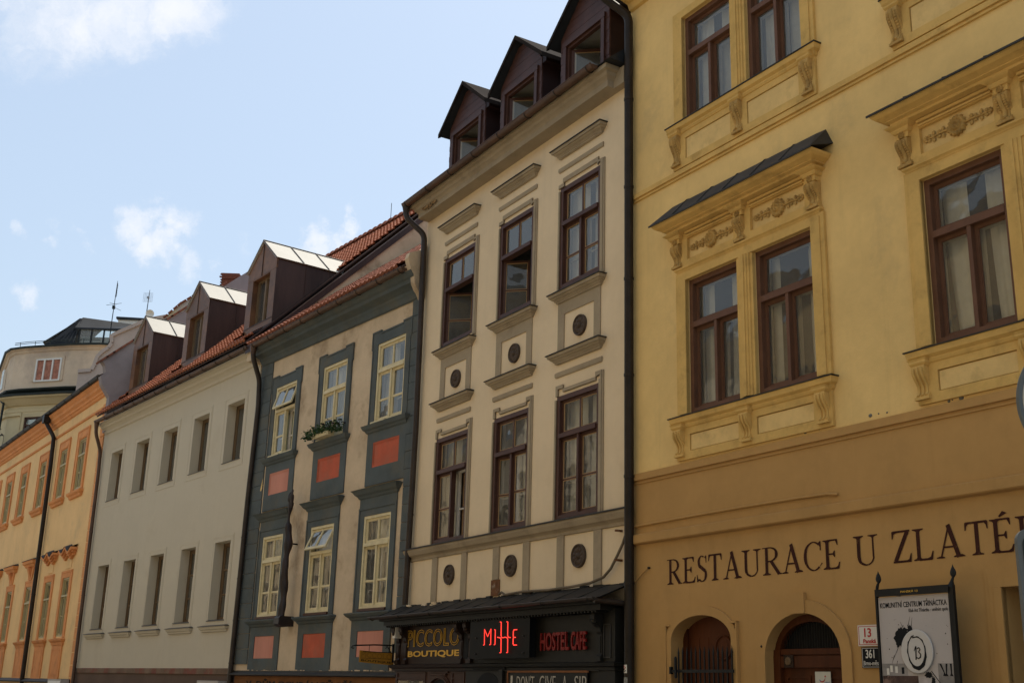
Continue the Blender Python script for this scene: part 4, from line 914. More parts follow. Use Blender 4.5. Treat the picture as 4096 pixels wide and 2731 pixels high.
# hanging sign on its bracket, square to the wall
HS = thing('hanging_sign', 'small ochre boutique sign hanging crooked from a black iron bracket', 'hanging sign', PC, RC)
x = -7.85
m = M(); m.tube([(x,-.18,2.49),(x,-.6,2.485),(x,-1.05,2.455)], .014, 8)
m.tube([(x,-1.05,2.455),(x,-1.10,2.44),(x,-1.11,2.41),(x,-1.08,2.395),(x,-1.06,2.41)], .012, 7); m.tube([(x,-.20,2.2),(x,-.24,2.36),(x,-.33,2.47),(x,-.36,2.42)], .011, 7); m.box(x-.02,x+.02,-.21,-.17,2.15,2.52)
m.ob('bracket', [IRON], HS)
brd = M(); BZ = lambda t: 2.355-.03*(1-t)  # top edge
W0, W1 = .17, .93
brd.add([(x+.012,-W1,2.365),(x+.012,-W0,2.335),(x+.012,-W0,2.095),(x+.012,-W1,2.135),(x-.012,-W1,2.365),(x-.012,-W0,2.335),(x-.012,-W0,2.095),(x-.012,-W1,2.135)],
        [(0,3,2,1),(4,5,6,7),(0,1,5,4),(1,2,6,5),(2,3,7,6),(3,0,4,7)])
OCH = mat('ochre_sign_paint', (.38,.175,.02), var=.12, bump=.05)
bo = brd.ob('board', [OCH], HS)
M().box(x-.016, x+.016, -.86, -.20, 2.335, 2.35).ob('top_rail', [BLACKP], HS)
for w_ in (.72, .28):
    M().tube([(x,-w_,2.47),(x+.004,-w_,2.43),(x-.004,-w_,2.39),(x,-w_,2.345)], .006, 6).ob('chain', [IRON], HS)
def side_text(s, w0, w1, z0, z1, outline=None, off=.0, slope=-.045):
    me, a, b, c, d = text_mesh(s, 1.0, ext=1.0, off=off, outline=outline)
    kx, kz = (w0-w1)/(b-a), (z1-z0)/(d-c)
    for v in me.vertices:
        X, Yy, Z = v.co; w_ = w0-(X-a)*kx
        v.co = (x+.014+abs(Z)*(.002 if not outline else kz)*.5, -w_, z0+(Yy-c)*kz+slope*(w0-w_))
    me.materials.clear(); me.materials.append(BLACKP); link('lettering', me, bo)
side_text('PICCOLO', .895, .22, 2.235, 2.34, outline=.010)
side_text('BOUTIQUE', .89, .22, 2.15, 2.195, off=.02)
M().box(x+.0125, x+.0145, -.90, -.20, 2.212, 2.218).ob('print_line', [BLACKP], bo)
# stickers on the corner pipe
for i, (u0, u1, z0, z1, l_) in enumerate(((.03,.06,2.11,2.26,'narrow white sticker on the side of the corner drainpipe'),(.03,.145,1.95,2.07,'small white sticker with a red and black drawing on the drainpipe'),(.03,.155,1.80,1.89,'torn grey sticker wrapped round the drainpipe below the other two'))):
    n = 8; m = M(); r_ = .079; vs = []
    a0, a1 = ((-2.6,-2.2),(-2.2,-1.1),(-2.3,-1.0))[i]
    for z in (z0, z1):
        for k in range(n+1):
            t = a0+(a1-a0)*k/n; vs.append((.10+r_*math.cos(t), -.10+r_*math.sin(t), z))
    m.add(vs, [(k,k+1,k+n+2,k+n+1) for k in range(n)])
    st_ = m.ob('sticker', [WHITE if i < 2 else mat('torn_paper', (.33,.32,.28), var=.4, vscale=20)], None, PY, (0,0,RY)); tag(st_, l_, 'sticker')
    if i == 1:
        for q in range(6):
            t = -1.65+.22*math.sin(q*2.1); z = z0+.02+q*.015
            M().ball((.10+.081*math.cos(t),-.10+.081*math.sin(t),z),.012,.004,.009,6,4).ob('print_mark', [REDP if q > 2 else BLACKP], st_)

# ================================================================== STREET THINGS ON THE YELLOW WALL
hp = thing('house_number_plate', 'white enamel plate with red number 13 and the street name, half behind the poster', 'sign', PY, RY)
M().box(4.495, 4.86, -.02, -.005, 2.265, 2.505).ob('plate', [WHITE], hp)
m = M(); a, b, c, d = 4.508, 4.847, 2.278, 2.492; t = .007
m.box(a,b,-.022,-.02,c,c+t); m.box(a,b,-.022,-.02,d-t,d); m.box(a,a+t,-.022,-.02,c+t,d-t); m.box(b-t,b,-.022,-.02,c+t,d-t); m.ob('red_border', [REDP], hp)
text(hp, '13', 4.595, 4.70, 2.365, 2.47, -.022, REDP, off=.02, ext=.002); text(hp, 'Panská', 4.575, 4.765, 2.295, 2.345, -.022, REDP, off=.02, ext=.002)
hq = thing('house_number_plate', 'black enamel plate with white number 361 below the red and white one', 'sign', PY, RY)
M().box(4.535, 4.87, -.02, -.005, 2.015, 2.25).ob('plate', [BLACKP], hq)
m = M(); a, b, c, d = 4.545, 4.86, 2.024, 2.241; t = .005
m.box(a,b,-.022,-.02,c,c+t); m.box(a,b,-.022,-.02,d-t,d); m.box(a,a+t,-.022,-.02,c+t,d-t); m.box(b-t,b,-.022,-.02,c+t,d-t); m.ob('white_border', [WHITE], hq)
text(hq, '361', 4.60, 4.73, 2.125, 2.225, -.022, WHITE, off=.012, ext=.002); text(hq, 'Brno-město', 4.565, 4.835, 2.045, 2.10, -.022, WHITE, off=.0, ext=.002)
nt_ = thing('notice', 'white paper notice with a blue and red arrow taped to the brown door', 'notice', PY, RY)
nt_.location = (PY[0]+.18*math.sin(RY), PY[1]-.18*math.cos(RY), 0)
M().box(3.60, 3.86, .335, .339, 1.62, 1.98).ob('paper', [mat('white_paper', (.55,.52,.42), var=.05)], nt_)
BLUE = mat('blue_print', (.02,.12,.35), var=.05, bump=0)
def swoosh(par, cx, cz, r, a0, a1, y, mt, th=.012):
    n = 12; vs = []; fs = []
    for k in range(n+1):
        t = R(a0+(a1-a0)*k/n); w_ = th*math.sin(math.pi*(.15+.85*k/n)); vs += [(cx+(r-w_)*math.cos(t),y,cz+(r-w_)*math.sin(t)),(cx+(r+w_*.3)*math.cos(t),y,cz+(r+w_*.3)*math.sin(t))]
        if k: fs.append((2*k-2,2*k-1,2*k+1,2*k))
    M().add(vs, fs).ob('printed_arrow', [mt], par)
swoosh(nt_, 3.715, 1.90, .045, 200, 290, .333, BLUE); swoosh(nt_, 3.715, 1.91, .055, 230, 365, .3325, REDP)
M().prism([(3.755,1.915),(3.785,1.915),(3.772,1.94)], .3315, .333).ob('printed_arrow', [REDP], nt_)
text(nt_, 'ERC', 3.76, 3.85, 1.825, 1.86, .333, BLUE, off=-.005, ext=.001)

# banner between two iron bars
BW_ = .32
bn = thing('poster_banner', 'tall poster of a community centre stretched between two black iron spear bars', 'banner', PY, RY)
XL2, XR2 = 5.085, 6.10
def spear(x0, r_):
    m = M(); m.box(x0-r_, x0+r_, -BW_-.02, -BW_+.02, .9, 2.86)
    m.tube([(x0,-BW_,2.84),(x0+.015,-BW_,2.90),(x0+.035,-BW_,2.945)], [r_*1.2,.018,.012], 8)
    prof = [(0,.0),(.018,.01),(.038,.035),(.042,.06),(.03,.09),(.012,.12),(.0,.15)]
    vs = []; n = 10
    for h, z in prof:
        for j in range(n): a = 2*math.pi*j/n; vs.append((x0+.038+h*math.cos(a), -BW_+h*.4*math.sin(a), 2.93+z))
    m.add(vs, [(i*n+j,i*n+(j+1)%n,(i+1)*n+(j+1)%n,(i+1)*n+j) for i in range(len(prof)-1) for j in range(n)], 0, True)
    return m.ob('spear_bar', [IRON], bn)
spear(XL2, .013); spear(XR2+.015, .034)
M().box(XL2, XR2, -BW_-.035, -BW_+.01, 2.785, 2.865).ob('cross_bar', [IRON], bn)
M().box(XL2+.05, XL2+.07, -BW_, 0, 2.81, 2.84).ob('wall_arm', [IRON], bn)
text(bn, 'PANSKÁ 13', 5.46, 5.695, 2.81, 2.838, -BW_-.037, GOLD, 'bar_lettering', ext=.001)
PAP = mat('poster_print', (.46,.41,.37), rough=.6, var=.03, bump=0); PAPG = mat('poster_grey_print', (.30,.27,.24), rough=.6, var=.3, vscale=3, bump=0)
PAPD = mat('poster_dark_print', (.075,.045,.035), rough=.6, var=.5, vscale=4, bump=0, stain=(.26,.16,.12), sscale=3.2, samt=.8, slo=.5, shi=.62)
ps = M().box(XL2+.02, XR2-.02, -BW_-.004, -BW_+.004, .95, 2.775).ob('poster', [PAP], bn)
yp = -BW_-.006
text(ps, 'KOMUNITNÍ CENTRUM TŘINÁCTKA', 5.13, 6.045, 2.655, 2.735, yp, BLACKP, off=.008, ext=.001)
text(ps, 'Klub Art Třináctka – uměním spolu', 5.53, 6.055, 2.585, 2.64, yp, BLACKP, ext=.001, off=.0)
def blot(cx, cz, rx, rz, seed, n=26, spikes=.35, y=yp):
    rnd = random.Random(seed); pts = []
    for k in range(n):
        a = 2*math.pi*k/n; q = 1+rnd.uniform(-.25,.25)+(spikes*rnd.random() if k % 3 == 0 else 0); pts.append((cx+rx*q*math.cos(a), y, cz+rz*q*math.sin(a)))
    M().add(pts, [tuple(range(n))]).ob('ink_splash', [BLACKP], ps)
blot(5.42, 2.36, .085, .075, 1); blot(5.36, 2.30, .05, .07, 2, y=yp-.0005); blot(5.45, 2.27, .06, .06, 5, y=yp-.001); blot(5.53, 2.40, .035, .05, 3, spikes=.9, y=yp-.0015)
rnd = random.Random(5)
for (a, b, c, d) in ((5.44,2.42,5.40,2.50),(5.50,2.43,5.54,2.55),(5.545,2.42,5.57,2.54),(5.37,2.25,5.27,2.09),(5.31,2.52,5.35,2.53),(5.29,2.14,5.25,2.05),(5.33,2.08,5.31,2.02)):
    M().add([(a-.004,yp,b),(a+.004,yp,b),(d and c+.0015,yp,d),(c-.0015,yp,d)], [(0,1,2,3)]).ob('ink_splash', [BLACKP], ps)
for k in range(22):
    xx, zz = rnd.uniform(5.2,6.05), rnd.uniform(1.95,2.5); M().lathe_y([(rnd.uniform(.002,.008),0),(.001,.0005)], xx, zz, yp, 8).ob('ink_drop', [BLACKP], ps)
# photographs printed along its lower edge
M().box(5.11, 5.46, yp, yp+.001, 1.92, 2.05).ob('printed_photo', [PAPG], ps)
M().box(5.11, 5.60, yp-.0005, yp+.0005, 1.5, 1.92).ob('printed_photo', [PAPD], ps)
M().box(5.61, 5.73, yp-.0005, yp+.0005, 1.5, 1.90).ob('printed_photo', [mat('poster_pale_print', (.5,.44,.40), var=.15, vscale=8, bump=0)], ps)
M().box(5.62, 5.72, yp-.001, yp, 1.5, 1.82).ob('printed_photo', [REDP], ps)
M().box(5.87, 6.07, yp-.0005, yp+.0005, 1.83, 2.05).ob('printed_photo', [PAPG], ps)
for x0, dx in ((5.905,.045),(5.985,-.01),(6.04,.0)):
    M().add([(x0-.014,yp-.001,2.045),(x0+.012,yp-.001,2.045),(x0+dx+.008,yp-.001,1.945),(x0+dx+.025,yp-.001,1.915),(x0+dx-.02,yp-.001,1.92),(x0+dx-.008,yp-.001,1.95)], [(0,1,2,3,4,5)]).ob('printed_leg', [BLACKP], ps)
for (a, b) in ((5.17,1.96),(5.22,1.99),(5.29,1.98),(5.38,1.97)): M().box(a, a+.035, yp-.001, yp, b-.03, b+.04).ob('printed_shape', [BLACKP if a > 5.3 else WHITE], ps)
blot(5.74, 1.93, .05, .03, 8, y=yp-.001); blot(5.80, 1.86, .025, .05, 9, y=yp-.001); M().tube([(5.78,yp,1.97),(5.84,yp,1.90),(5.90,yp,1.83),(5.88,yp,1.79),(5.84,yp,1.78)], .004, 5).ob('ink_splash', [BLACKP], ps)
disc = M().lathe_y([(.232,0),(.232,.012),(.225,.014)], 0, 0, 0, 48)
disc.v = [(vx*.92, vy, vz*1.0) for vx, vy, vz in disc.v]
dk = disc.ob('round_plate', [mat('plate_white', (.56,.52,.46), var=.03, bump=0)], ps, (5.625, -BW_-.02, 2.175))
# brush ring and figures
n = 40; vs = []; fs = []
for k in range(n+1):
    t = R(100+370*k/n); th = .010+.030*max(0, math.sin(-(t-R(20))))**1.5+.008*math.sin(k*.9)**2
    rx, rz = .125-.02*math.sin(k/n*3), .165-.02*(k/n)
    vs += [((rx)*math.cos(t), -.016-.0002*k/n, rz*math.sin(t)), ((rx+th)*math.cos(t), -.016-.0002*k/n, (rz+th)*math.sin(t))]
    if k: fs.append((2*k-2,2*k-1,2*k+1,2*k))
M().add(vs, fs).ob('brush_ring', [BLACKP], dk)
M().add([(-.035,-.0165,.01),(-.015,-.0165,.055),(.003,-.0165,.055),(-.005,-.0165,-.085),(-.022,-.0165,-.09),(-.015,-.0165,.03),(-.03,-.0165,.0)], [(0,1,2,3,4,5,6)]).ob('brush_figure', [BLACKP], dk)
M().tube([(.01,-.017,.03),(.035,-.017,.04),(.05,-.017,.02),(.025,-.017,-.005),(.055,-.017,-.03),(.05,-.017,-.06),(.02,-.017,-.075),(.0,-.017,-.065)], .006, 5).ob('brush_figure', [BLACKP], dk)

# road signs at the right edge of the picture, close to the camera
fx, fy = 2.4325, 5.05
rs = thing('road_sign', 'round red traffic sign with a grey rim, cut off by the right edge', 'road sign', (fx,fy,0), R(-10))
def disc_y(r0, r1, y0, z, m_, name, par, cx=0):
    return M().lathe_y([(r1,-.012),(r1,0),(r0,0.0)] if r0 else [(r1,-.01),(r1,.0),(.01,.001)], cx, z, y0, 64).ob(name, [m_], par)
RIM = mat('grey_sign_rim', (.11,.12,.12), rough=.5, var=.05, bump=0)

RX = .16
d_ = M().lathe_y([(.315,-.03),(.325,-.015),(.325,.01),(.315,.014),(.302,.004),(.30,.0),(.01,.0)], RX, 2.915, 0, 72).ob('rim', [RIM], rs)
M().lathe_y([(.300,0),(.300,.003),(.27,.0031)], RX, 2.915, 0, 72).ob('white_ring', [WHITE], rs)
M().lathe_y([(.27,0),(.27,.004),(.01,.0041)], RX, 2.915, 0, 72).ob('red_field', [REDP], rs)
M().box(RX-.2, RX+.2, -.007, -.004, 2.865, 2.965).ob('white_bar', [WHITE], rs)
M().tube([(RX,.06,0),(RX,.06,3.3)], .03, 12).ob('post', [RIM], rs)
ip = thing('information_panel', 'dark panel with rounded grey edge, cut off at the right edge below the round sign', 'sign', (fx,fy,0), R(-10))
m = M(); xa, za, zb_, r_ = RX-.385, 1.2, 2.35, .05
pts = [(xa,za),(xa+.75,za),(xa+.75,zb_)]+[(xa+r_-r_*math.sin(t), zb_-r_+r_*math.cos(t)) for t in [k*math.pi/12 for k in range(7)]]
m.prism(pts, -.02, .03); m.ob('panel_edge', [RIM], ip)
M().prism([(x_+(.02 if x_ < RX else -.02), z_-.02 if z_ > 2 else z_+.02) for x_, z_ in pts], -.024, -.02).ob('dark_face', [mat('dark_green_grey_face', (.025,.032,.030), rough=.35, var=.1)], ip)

# ================================================================== BLUE-GREY HOUSE
B = thing('blue_house', 'weathered beige and blue-grey house with red panels below its pale yellow windows', 'building', PB, RB)
uc = [-6.52, -3.74, -.99]; lc = [-6.57, -3.82, -1.18]
ops = [(c-.635, c+.635, 7.47, 9.36) for c in uc]+[(c-.60, c+.60, 3.31, 5.34) for c in lc]
wall(B, -8.28, .34, 1.9, 10.3, ops, B_WALL, depth=.12, top=True)
wall(B, -8.28, .34, 0, 1.9, [], G_BASE, name='ground_floor_wall', top=False)
# cornice, a little lower towards the right end
prof = [(.02,-.10),(.06,-.08),(.10,0.0),(.13,.03),(.14,.08),(.22,.12),(.30,.15),(.31,.22),(.36,.25),(.40,.31),(.42,.34),(.0,.36)]
m = M(); vs = []
for xx, dz in ((-8.2, 10.28), (.34, 10.17)):
    for w_, z in prof: vs.append((xx, -w_, dz+z*(1.0 if xx < 0 else 1.25)))
n = len(prof); m.add(vs, [(i, i+n, i+1+n, i+1) for i in range(n-1)]+[tuple(range(n-1,-1,-1)), tuple(range(n,2*n))]); m.ob('cornice', [B_BLUE], B)
gutter(B, -7.95, .20, .58, 10.66, r=.09, brackets=.98)
M().prismx([(0,9.95),(.10,9.98),(.16,10.1),(.22,10.16),(.30,10.3),(.33,10.5),(.42,10.62),(.50,10.85),(.46,10.98),(.2,11.1),(0,11.3)], .20, .36).ob('rough_corbel', [B_WALL], B)
M().prism([(-7.62,6.62),(-7.5,6.95),(-7.5,6.66),(-7.56,6.6)], -.033, -.02).ob('broken_plaster_patch', [Y_PANEL], B)
for side in (0, 1):
    x0, x1 = (-8.26,-7.50) if side == 0 else (-.12,.34)
    z = 10.24-.385+.0; zz = [10.23, 9.85]
    while zz[-1] > 2.2: zz.append(zz[-1]-.3855)
    if side: zz[0] = 10.05; zz[1] = 9.67; zz = [10.08]+[9.67-.3855*k for k in range(20)]
    for a, b in zip(zz[:-1], zz[1:]):
        M().box(x0+random.uniform(-.004,.004) if side else x0, x1+(0 if side else random.uniform(-.006,.006)), -.028-random.uniform(0,.005), .01, b+.006, a-.006).ob('quoin_block', [B_BLUE], B)
def b_win(c, h, z0, z1, ztr, top, aL, aR, cur, **k):
    return window(B, c-h, c+h, z0, z1, .02, .06, ztr, .075, .05, BW, topn=2, lowbars=(.42,), top_open=top, aL=aL, aR=aR, curtains=cur, proud=.03, tr_proud=.02, **k)
b_win(uc[0], .635, 7.47, 9.36, 8.69, R(-17), 0, R(20), [(.05,.95,0,.6,0)], cm=BLIND)
b_win(uc[1], .635, 7.47, 9.36, 8.69, 0, 0, 0, [(.03,.97,0,.98,0)])
b_win(uc[2], .635, 7.47, 9.36, 8.69, 0, 0, 0, [(.03,.45,0,.98,0),(.62,.97,0,.98,0)])
b_win(lc[0], .60, 3.31, 5.34, 4.70, 0, 0, 0, [(.05,.95,.6,.98,0)])
b_win(lc[1], .60, 3.31, 5.34, 4.70, R(-24), 0, 0, [(.05,.95,.62,.98,0)])
b_win(lc[2], .60, 3.31, 5.34, 4.70, 0, R(12), 0, [(.05,.95,.6,.98,0),(.5,.95,0,.6,0)])
for c in uc:
    h = .635; m = M()
    m.box(c-.865, c-h, -.03, .01, 7.42, 9.64); m.box(c+h, c+.865, -.03, .01, 7.42, 9.64); m.box(c-h, c+h, -.03, .01, 9.36, 9.64)
    for sx in (-1, 1):
        a, b = (c-.905, c-.50) if sx < 0 else (c+.50, c+.905); m.box(a, b, -.031, .01, 9.56, 9.695); a, b = (c-.905, c-.865) if sx < 0 else (c+.865, c+.905); m.box(a, b, -.031, .01, 9.25, 9.56)
    # raised outer fillet
    m.box(c-.865, c-.825, -.045, -.03, 7.42, 9.24); m.box(c+.825, c+.865, -.045, -.03, 7.42, 9.24); m.box(c-.50, c+.50, -.045, -.03, 9.60, 9.64)
    m.box(c-.905, c-.50, -.045, -.031, 9.655, 9.695); m.box(c+.50, c+.905, -.045, -.031, 9.655, 9.695); m.box(c+.865, c+.905, -.046, -.031, 9.25, 9.655); m.box(c-.905, c-.865, -.046, -.031, 9.25, 9.655)
    m.ob('window_surround', [B_BLUE], B)
    M().mould([(.03,7.24),(.06,7.26),(.08,7.30),(.12,7.33),(.15,7.39),(.16,7.42),(.03,7.44)], c-.865, c+.865, .03).ob('sill', [B_BLUE], B)
    M().box(c-.66, c-.02, -.10, -.0, 7.445, 7.48).ob('sill_board', [BW], B)
    m = M(); a, b, pz0, pz1 = c-.585, c+.585, 6.43, 7.01
    m.box(c-.86, a, -.028, .01, 6.02, 7.24); m.box(b, c+.86, -.028, .01, 6.02, 7.24); m.box(a, b, -.028, .01, 6.02, pz0); m.box(a, b, -.028, .01, pz1, 7.24); m.ob('apron', [B_BLUE], B)
    mt = B_PINK if c == uc[0] else B_RED
    fr = M(); t = .035
    fr.box(a, b, -.02, .0, pz0, pz0+t); fr.box(a, b, -.02, .0, pz1-t, pz1); fr.box(a, a+t, -.02, .0, pz0+t, pz1-t); fr.box(b-t, b, -.02, 0, pz0+t, pz1-t)
    t2 = .06; fr.box(a+t, b-t, -.010, .0, pz0+t, pz0+t2); fr.box(a+t, b-t, -.010, .0, pz1-t2, pz1-t); fr.box(a+t, a+t2, -.010, 0, pz0+t2, pz1-t2); fr.box(b-t2, b-t, -.010, 0, pz0+t2, pz1-t2)
    fr.ob('panel_frame', [mt], B); M().box(a+t2, b-t2, -.004, .0, pz0+t2, pz1-t2).ob('red_panel', [mt], B)
for c in lc:
    h = .60
    M().mould([(.03,5.74),(.05,5.76),(.07,5.80),(.12,5.84),(.16,5.90),(.20,5.94),(.03,5.99)], c-.84, c+.84, .03).ob('hood', [B_BLUE], B)
    m = M(); m.box(c-.83, c-h, -.022, .01, 3.24, 5.74); m.box(c+h, c+.83, -.022, .01, 3.24, 5.74); m.box(c-h, c+h, -.022, .01, 5.34, 5.74)
    m.box(c-.83, c-.78, -.04, -.022, 3.24, 5.53); m.box(c+.78, c+.83, -.04, -.022, 3.24, 5.53); m.box(c-.83, c+.83, -.041, -.022, 5.49, 5.535); m.ob('window_surround', [B_BLUE], B)
    M().mould([(.03,3.05),(.06,3.07),(.08,3.11),(.13,3.14),(.17,3.19),(.17,3.215),(.03,3.24)], c-.85, c+.85, .03).ob('sill', [B_BLUE], B)
    M().box(c-.60, c+.60, -.06, 0, 3.245, 3.30).ob('sill_board', [BRN], B)
    m = M(); a, b, pz0, pz1 = c-.575, c+.575, 2.28, 2.825
    m.box(c-.86, a, -.028, .01, 1.97, 3.05); m.box(b, c+.86, -.028, .01, 1.97, 3.05); m.box(a, b, -.028, .01, 1.97, pz0); m.box(a, b, -.028, .01, pz1, 3.05); m.ob('apron', [B_BLUE], B)
    M().box(a+.004, b-.004, -.012, .0, pz0+.004, pz1-.004).ob('red_panel', [B_RED if c == lc[1] else B_PINK], B)
M().mould([(0,1.86),(.13,1.865),(.16,1.88),(.16,1.90),(.05,1.955),(.05,1.985),(0,1.99)], -8.2, .2, 0, left=True, right=False).ob('ledge', [FLASH], B)
m = M(); rnd = random.Random(4)
for k in range(60): x_ = -8.1+k*.138; m.box(x_, x_+rnd.uniform(.05,.13), -rnd.uniform(.02,.04), 0, 1.98, 1.99+rnd.uniform(.0,.025))
m.ob('crumbled_plaster_edge', [B_WALL], B)
fb = M().box(-8.1, .1, -.05, .0, 1.35, 1.86).ob('name_board', [mat('orange_brown_board', (.20,.085,.03), var=.15)], B)
text(B, 'V  DŮM OCHRÁNCŮ PŘÍRODY', -7.35, -.4, 1.60, 1.80, -.056, BLACKP, 'board_lettering', off=.02, ext=.003)
pipe(B, [(-7.88,-.49,10.6),(-7.88,-.48,10.3),(-8.05,-.16,9.75),(-8.08,-.11,9.0),(-8.20,-.11,6.5),(-8.30,-.11,0)], .068, PIPE, rings=1.3)
M().tube([(-7.88,-.49,10.62),(-7.88,-.49,10.4)], [.10,.068], 14).ob('gutter_outlet', [GUT], B)
def tile_mesh(mt, w=.205, l=.40):
    n = 6; m = M(); vs = []
    for s_, dz in ((0,.062),(l,.0)):
        for k in range(n+1):
            t = k/n; vs.append((w*t, s_, dz+.018+.017*math.cos(2*math.pi*t+.5)))
    for k in range(n+1): t = k/n; vs.append((w*t, .012, .004+.017*math.cos(2*math.pi*t+.5)))
    fs = [(k,k+1,n+1+k+1,n+1+k) for k in range(n)]+[(2*(n+1)+k,2*(n+1)+k+1,k+1,k) for k in range(n)]
    m.add(vs[:2*(n+1)], fs[:n], 0, True); b = len(m.v); m.add([vs[k] for k in range(n+1)]+[vs[2*(n+1)+k] for k in range(n+1)], [(n+1+k,n+2+k,k+1,k) for k in range(n)], 0, False)
    return m
def tile_roof(bld, loc, rz, x0, x1, yE, zE, pitch, rows, mt, skip=None, limit=300, nm='roof', ew=.205, el=.33, verge=None):
    p = R(pitch); rl = rows*el
    deck = M().add([(x0,yE,zE),(x1,yE,zE),(x1,yE+rl*math.cos(p),zE+rl*math.sin(p)),(x0,yE+rl*math.cos(p),zE+rl*math.sin(p)),(x0,yE,zE-.06),(x1,yE,zE-.06),(x1,yE+rl*math.cos(p),zE+rl*math.sin(p)-.06),(x0,yE+rl*math.cos(p),zE+rl*math.sin(p)-.06)],
                   [(0,1,2,3),(7,6,5,4),(0,4,5,1),(1,5,6,2),(3,0,4,7)]).ob(nm, [DECK], bld)
    tm = tile_mesh(mt); tme = tm.mesh('tile', [mt]); nc = int((x1-x0)/ew); cells = []
    Rz = Matrix.Rotation(rz, 4, 'Z'); rnd = random.Random(int(x0*7)+rows)
    for r_ in range(rows):
        for c_ in range(nc):
            x_ = x0+c_*ew; y_ = yE-.03+r_*el*math.cos(p); z_ = zE+.004+(r_*el-.03)*math.sin(p)
            if skip and skip(x_, y_): continue
            wp = Rz @ Vector((x_,y_,z_))+Vector(loc); cells.append(((wp-Vector((0,0,1.6))).length, x_, y_, z_))
    cells.sort()
    for d, x_, y_, z_ in cells[:limit]:
        link('tile', tme, deck, (x_, y_, z_+rnd.uniform(0,.008)), (p+rnd.uniform(-.012,.012), 0, rnd.uniform(-.012,.012)))
    if len(cells) > limit:
        m = M(); Rx = Matrix.Rotation(p, 3, 'X')
        base = [Rx @ Vector(v) for v in tm.v]
        for d, x_, y_, z_ in cells[limit:]:
            dz = rnd.uniform(0,.008)
            m.add([(v.x+x_, v.y+y_, v.z+z_+dz) for v in base], tm.f, 0, True)
        o = m.ob('tile_field', [mt], deck); o['kind'] = 'stuff'
    return deck
tile_roof(B, PB, RB, -8.22, .15, -.50, 10.72, 38.6, 24, TILEB)
# flower box on the middle sill
fbx = thing('flower_box', 'wooden flower box with bushy green geraniums on the middle window sill', 'flower box', PB, RB)
M().box(-4.15, -3.35, -.30, -.13, 7.45, 7.56).ob('box', [BW], fbx)
LEAF = mat('geranium_leaf', (.035,.085,.022), rough=.6, var=.4, vscale=14, bump=.1, spec=.4); LEAFD = mat('dark_flower_head', (.035,.018,.022), rough=.7, var=.4, vscale=10)
m = M(); md = M(); rnd = random.Random(21)
for k in range(620):
    t = rnd.random(); cx = -4.52+1.62*t; hgt = .16+.13*math.sin(t*9)**2-.12*(t < .18)
    x_ = cx+rnd.gauss(0,.07); y_ = -.24+rnd.gauss(0,.085)-(.06 if t < .3 else 0); z_ = 7.50+rnd.uniform(-.12 if t < .35 else 0,1)*hgt+rnd.gauss(0,.02)
    s_ = rnd.uniform(.018,.036); a, b, cc = rnd.uniform(0,6.28), rnd.uniform(-.9,.9), rnd.uniform(-.9,.9)
    rot = Matrix.Rotation(a,3,'Z') @ Matrix.Rotation(b,3,'X') @ Matrix.Rotation(cc,3,'Y')
    pts = [rot @ Vector((s_*math.cos(q*math.pi/3)*(1+.15*(q % 2)), s_*math.sin(q*math.pi/3), .25*s_*(q % 2))) for q in range(6)]
    (md if (t > .55 and rnd.random() < .28 and z_ > 7.6) else m).add([(x_+p.x, y_+p.y, z_+p.z) for p in pts], [tuple(range(6))])
for k in range(46):
    x_ = -4.5+1.55*rnd.random(); m.tube([(x_,-.2,7.5),(x_+rnd.gauss(0,.04),-.24,7.62),(x_+rnd.gauss(0,.08),-.26,7.68+rnd.random()*.12)], .004, 4)
o = m.ob('foliage', [LEAF], fbx); o['kind'] = 'stuff'; o = md.ob('flower_heads', [LEAFD], fbx); o['kind'] = 'stuff'
# carved wooden figure
CW = mat('dark_carved_wood', (.015,.008,.006), rough=.5, var=.5, vscale=6, bump=.5, bscale=18, spec=.5, stain=(.05,.02,.010), sscale=3.5, samt=.5, slo=.45, shi=.65, vert=True)
cf = thing('carved_wooden_figure', 'tall dark twisted wood carving of stretched arms with open hands, bolted between blue windows', 'sculpture', PB, RB)
path = []; rad = []
rnd = random.Random(9)
for k in range(47):
    z = 3.22+2.78*k/46; path.append((-5.14+.014*math.sin(z*4.4)+.010*math.sin(z*9), -.27+.02*math.cos(z*5), z)); rad.append(.088+.015*math.sin(z*6.3+1)+.010*math.sin(z*13)-(.03 if z > 5.5 else 0)-(.012*(z-3.2)/3))
m = M(); n = 16; prev = None
for i, (p, r_) in enumerate(zip(path, rad)):
    for j in range(n):
        a = 2*math.pi*j/n+i*.10; rr = r_*(1+.11*math.sin(3*a-i*.32)+.06*math.sin(5*a+i*.5)); m.v.append((p[0]+rr*math.cos(2*math.pi*j/n), p[1]+rr*math.sin(2*math.pi*j/n), p[2]))
for i in range(46):
    for j in range(n): m.f.append([i*n+j,i*n+(j+1)%n,(i+1)*n+(j+1)%n,(i+1)*n+j]); m.mi.append(0); m.sm.append(True)
m.ob('trunk', [CW], cf)
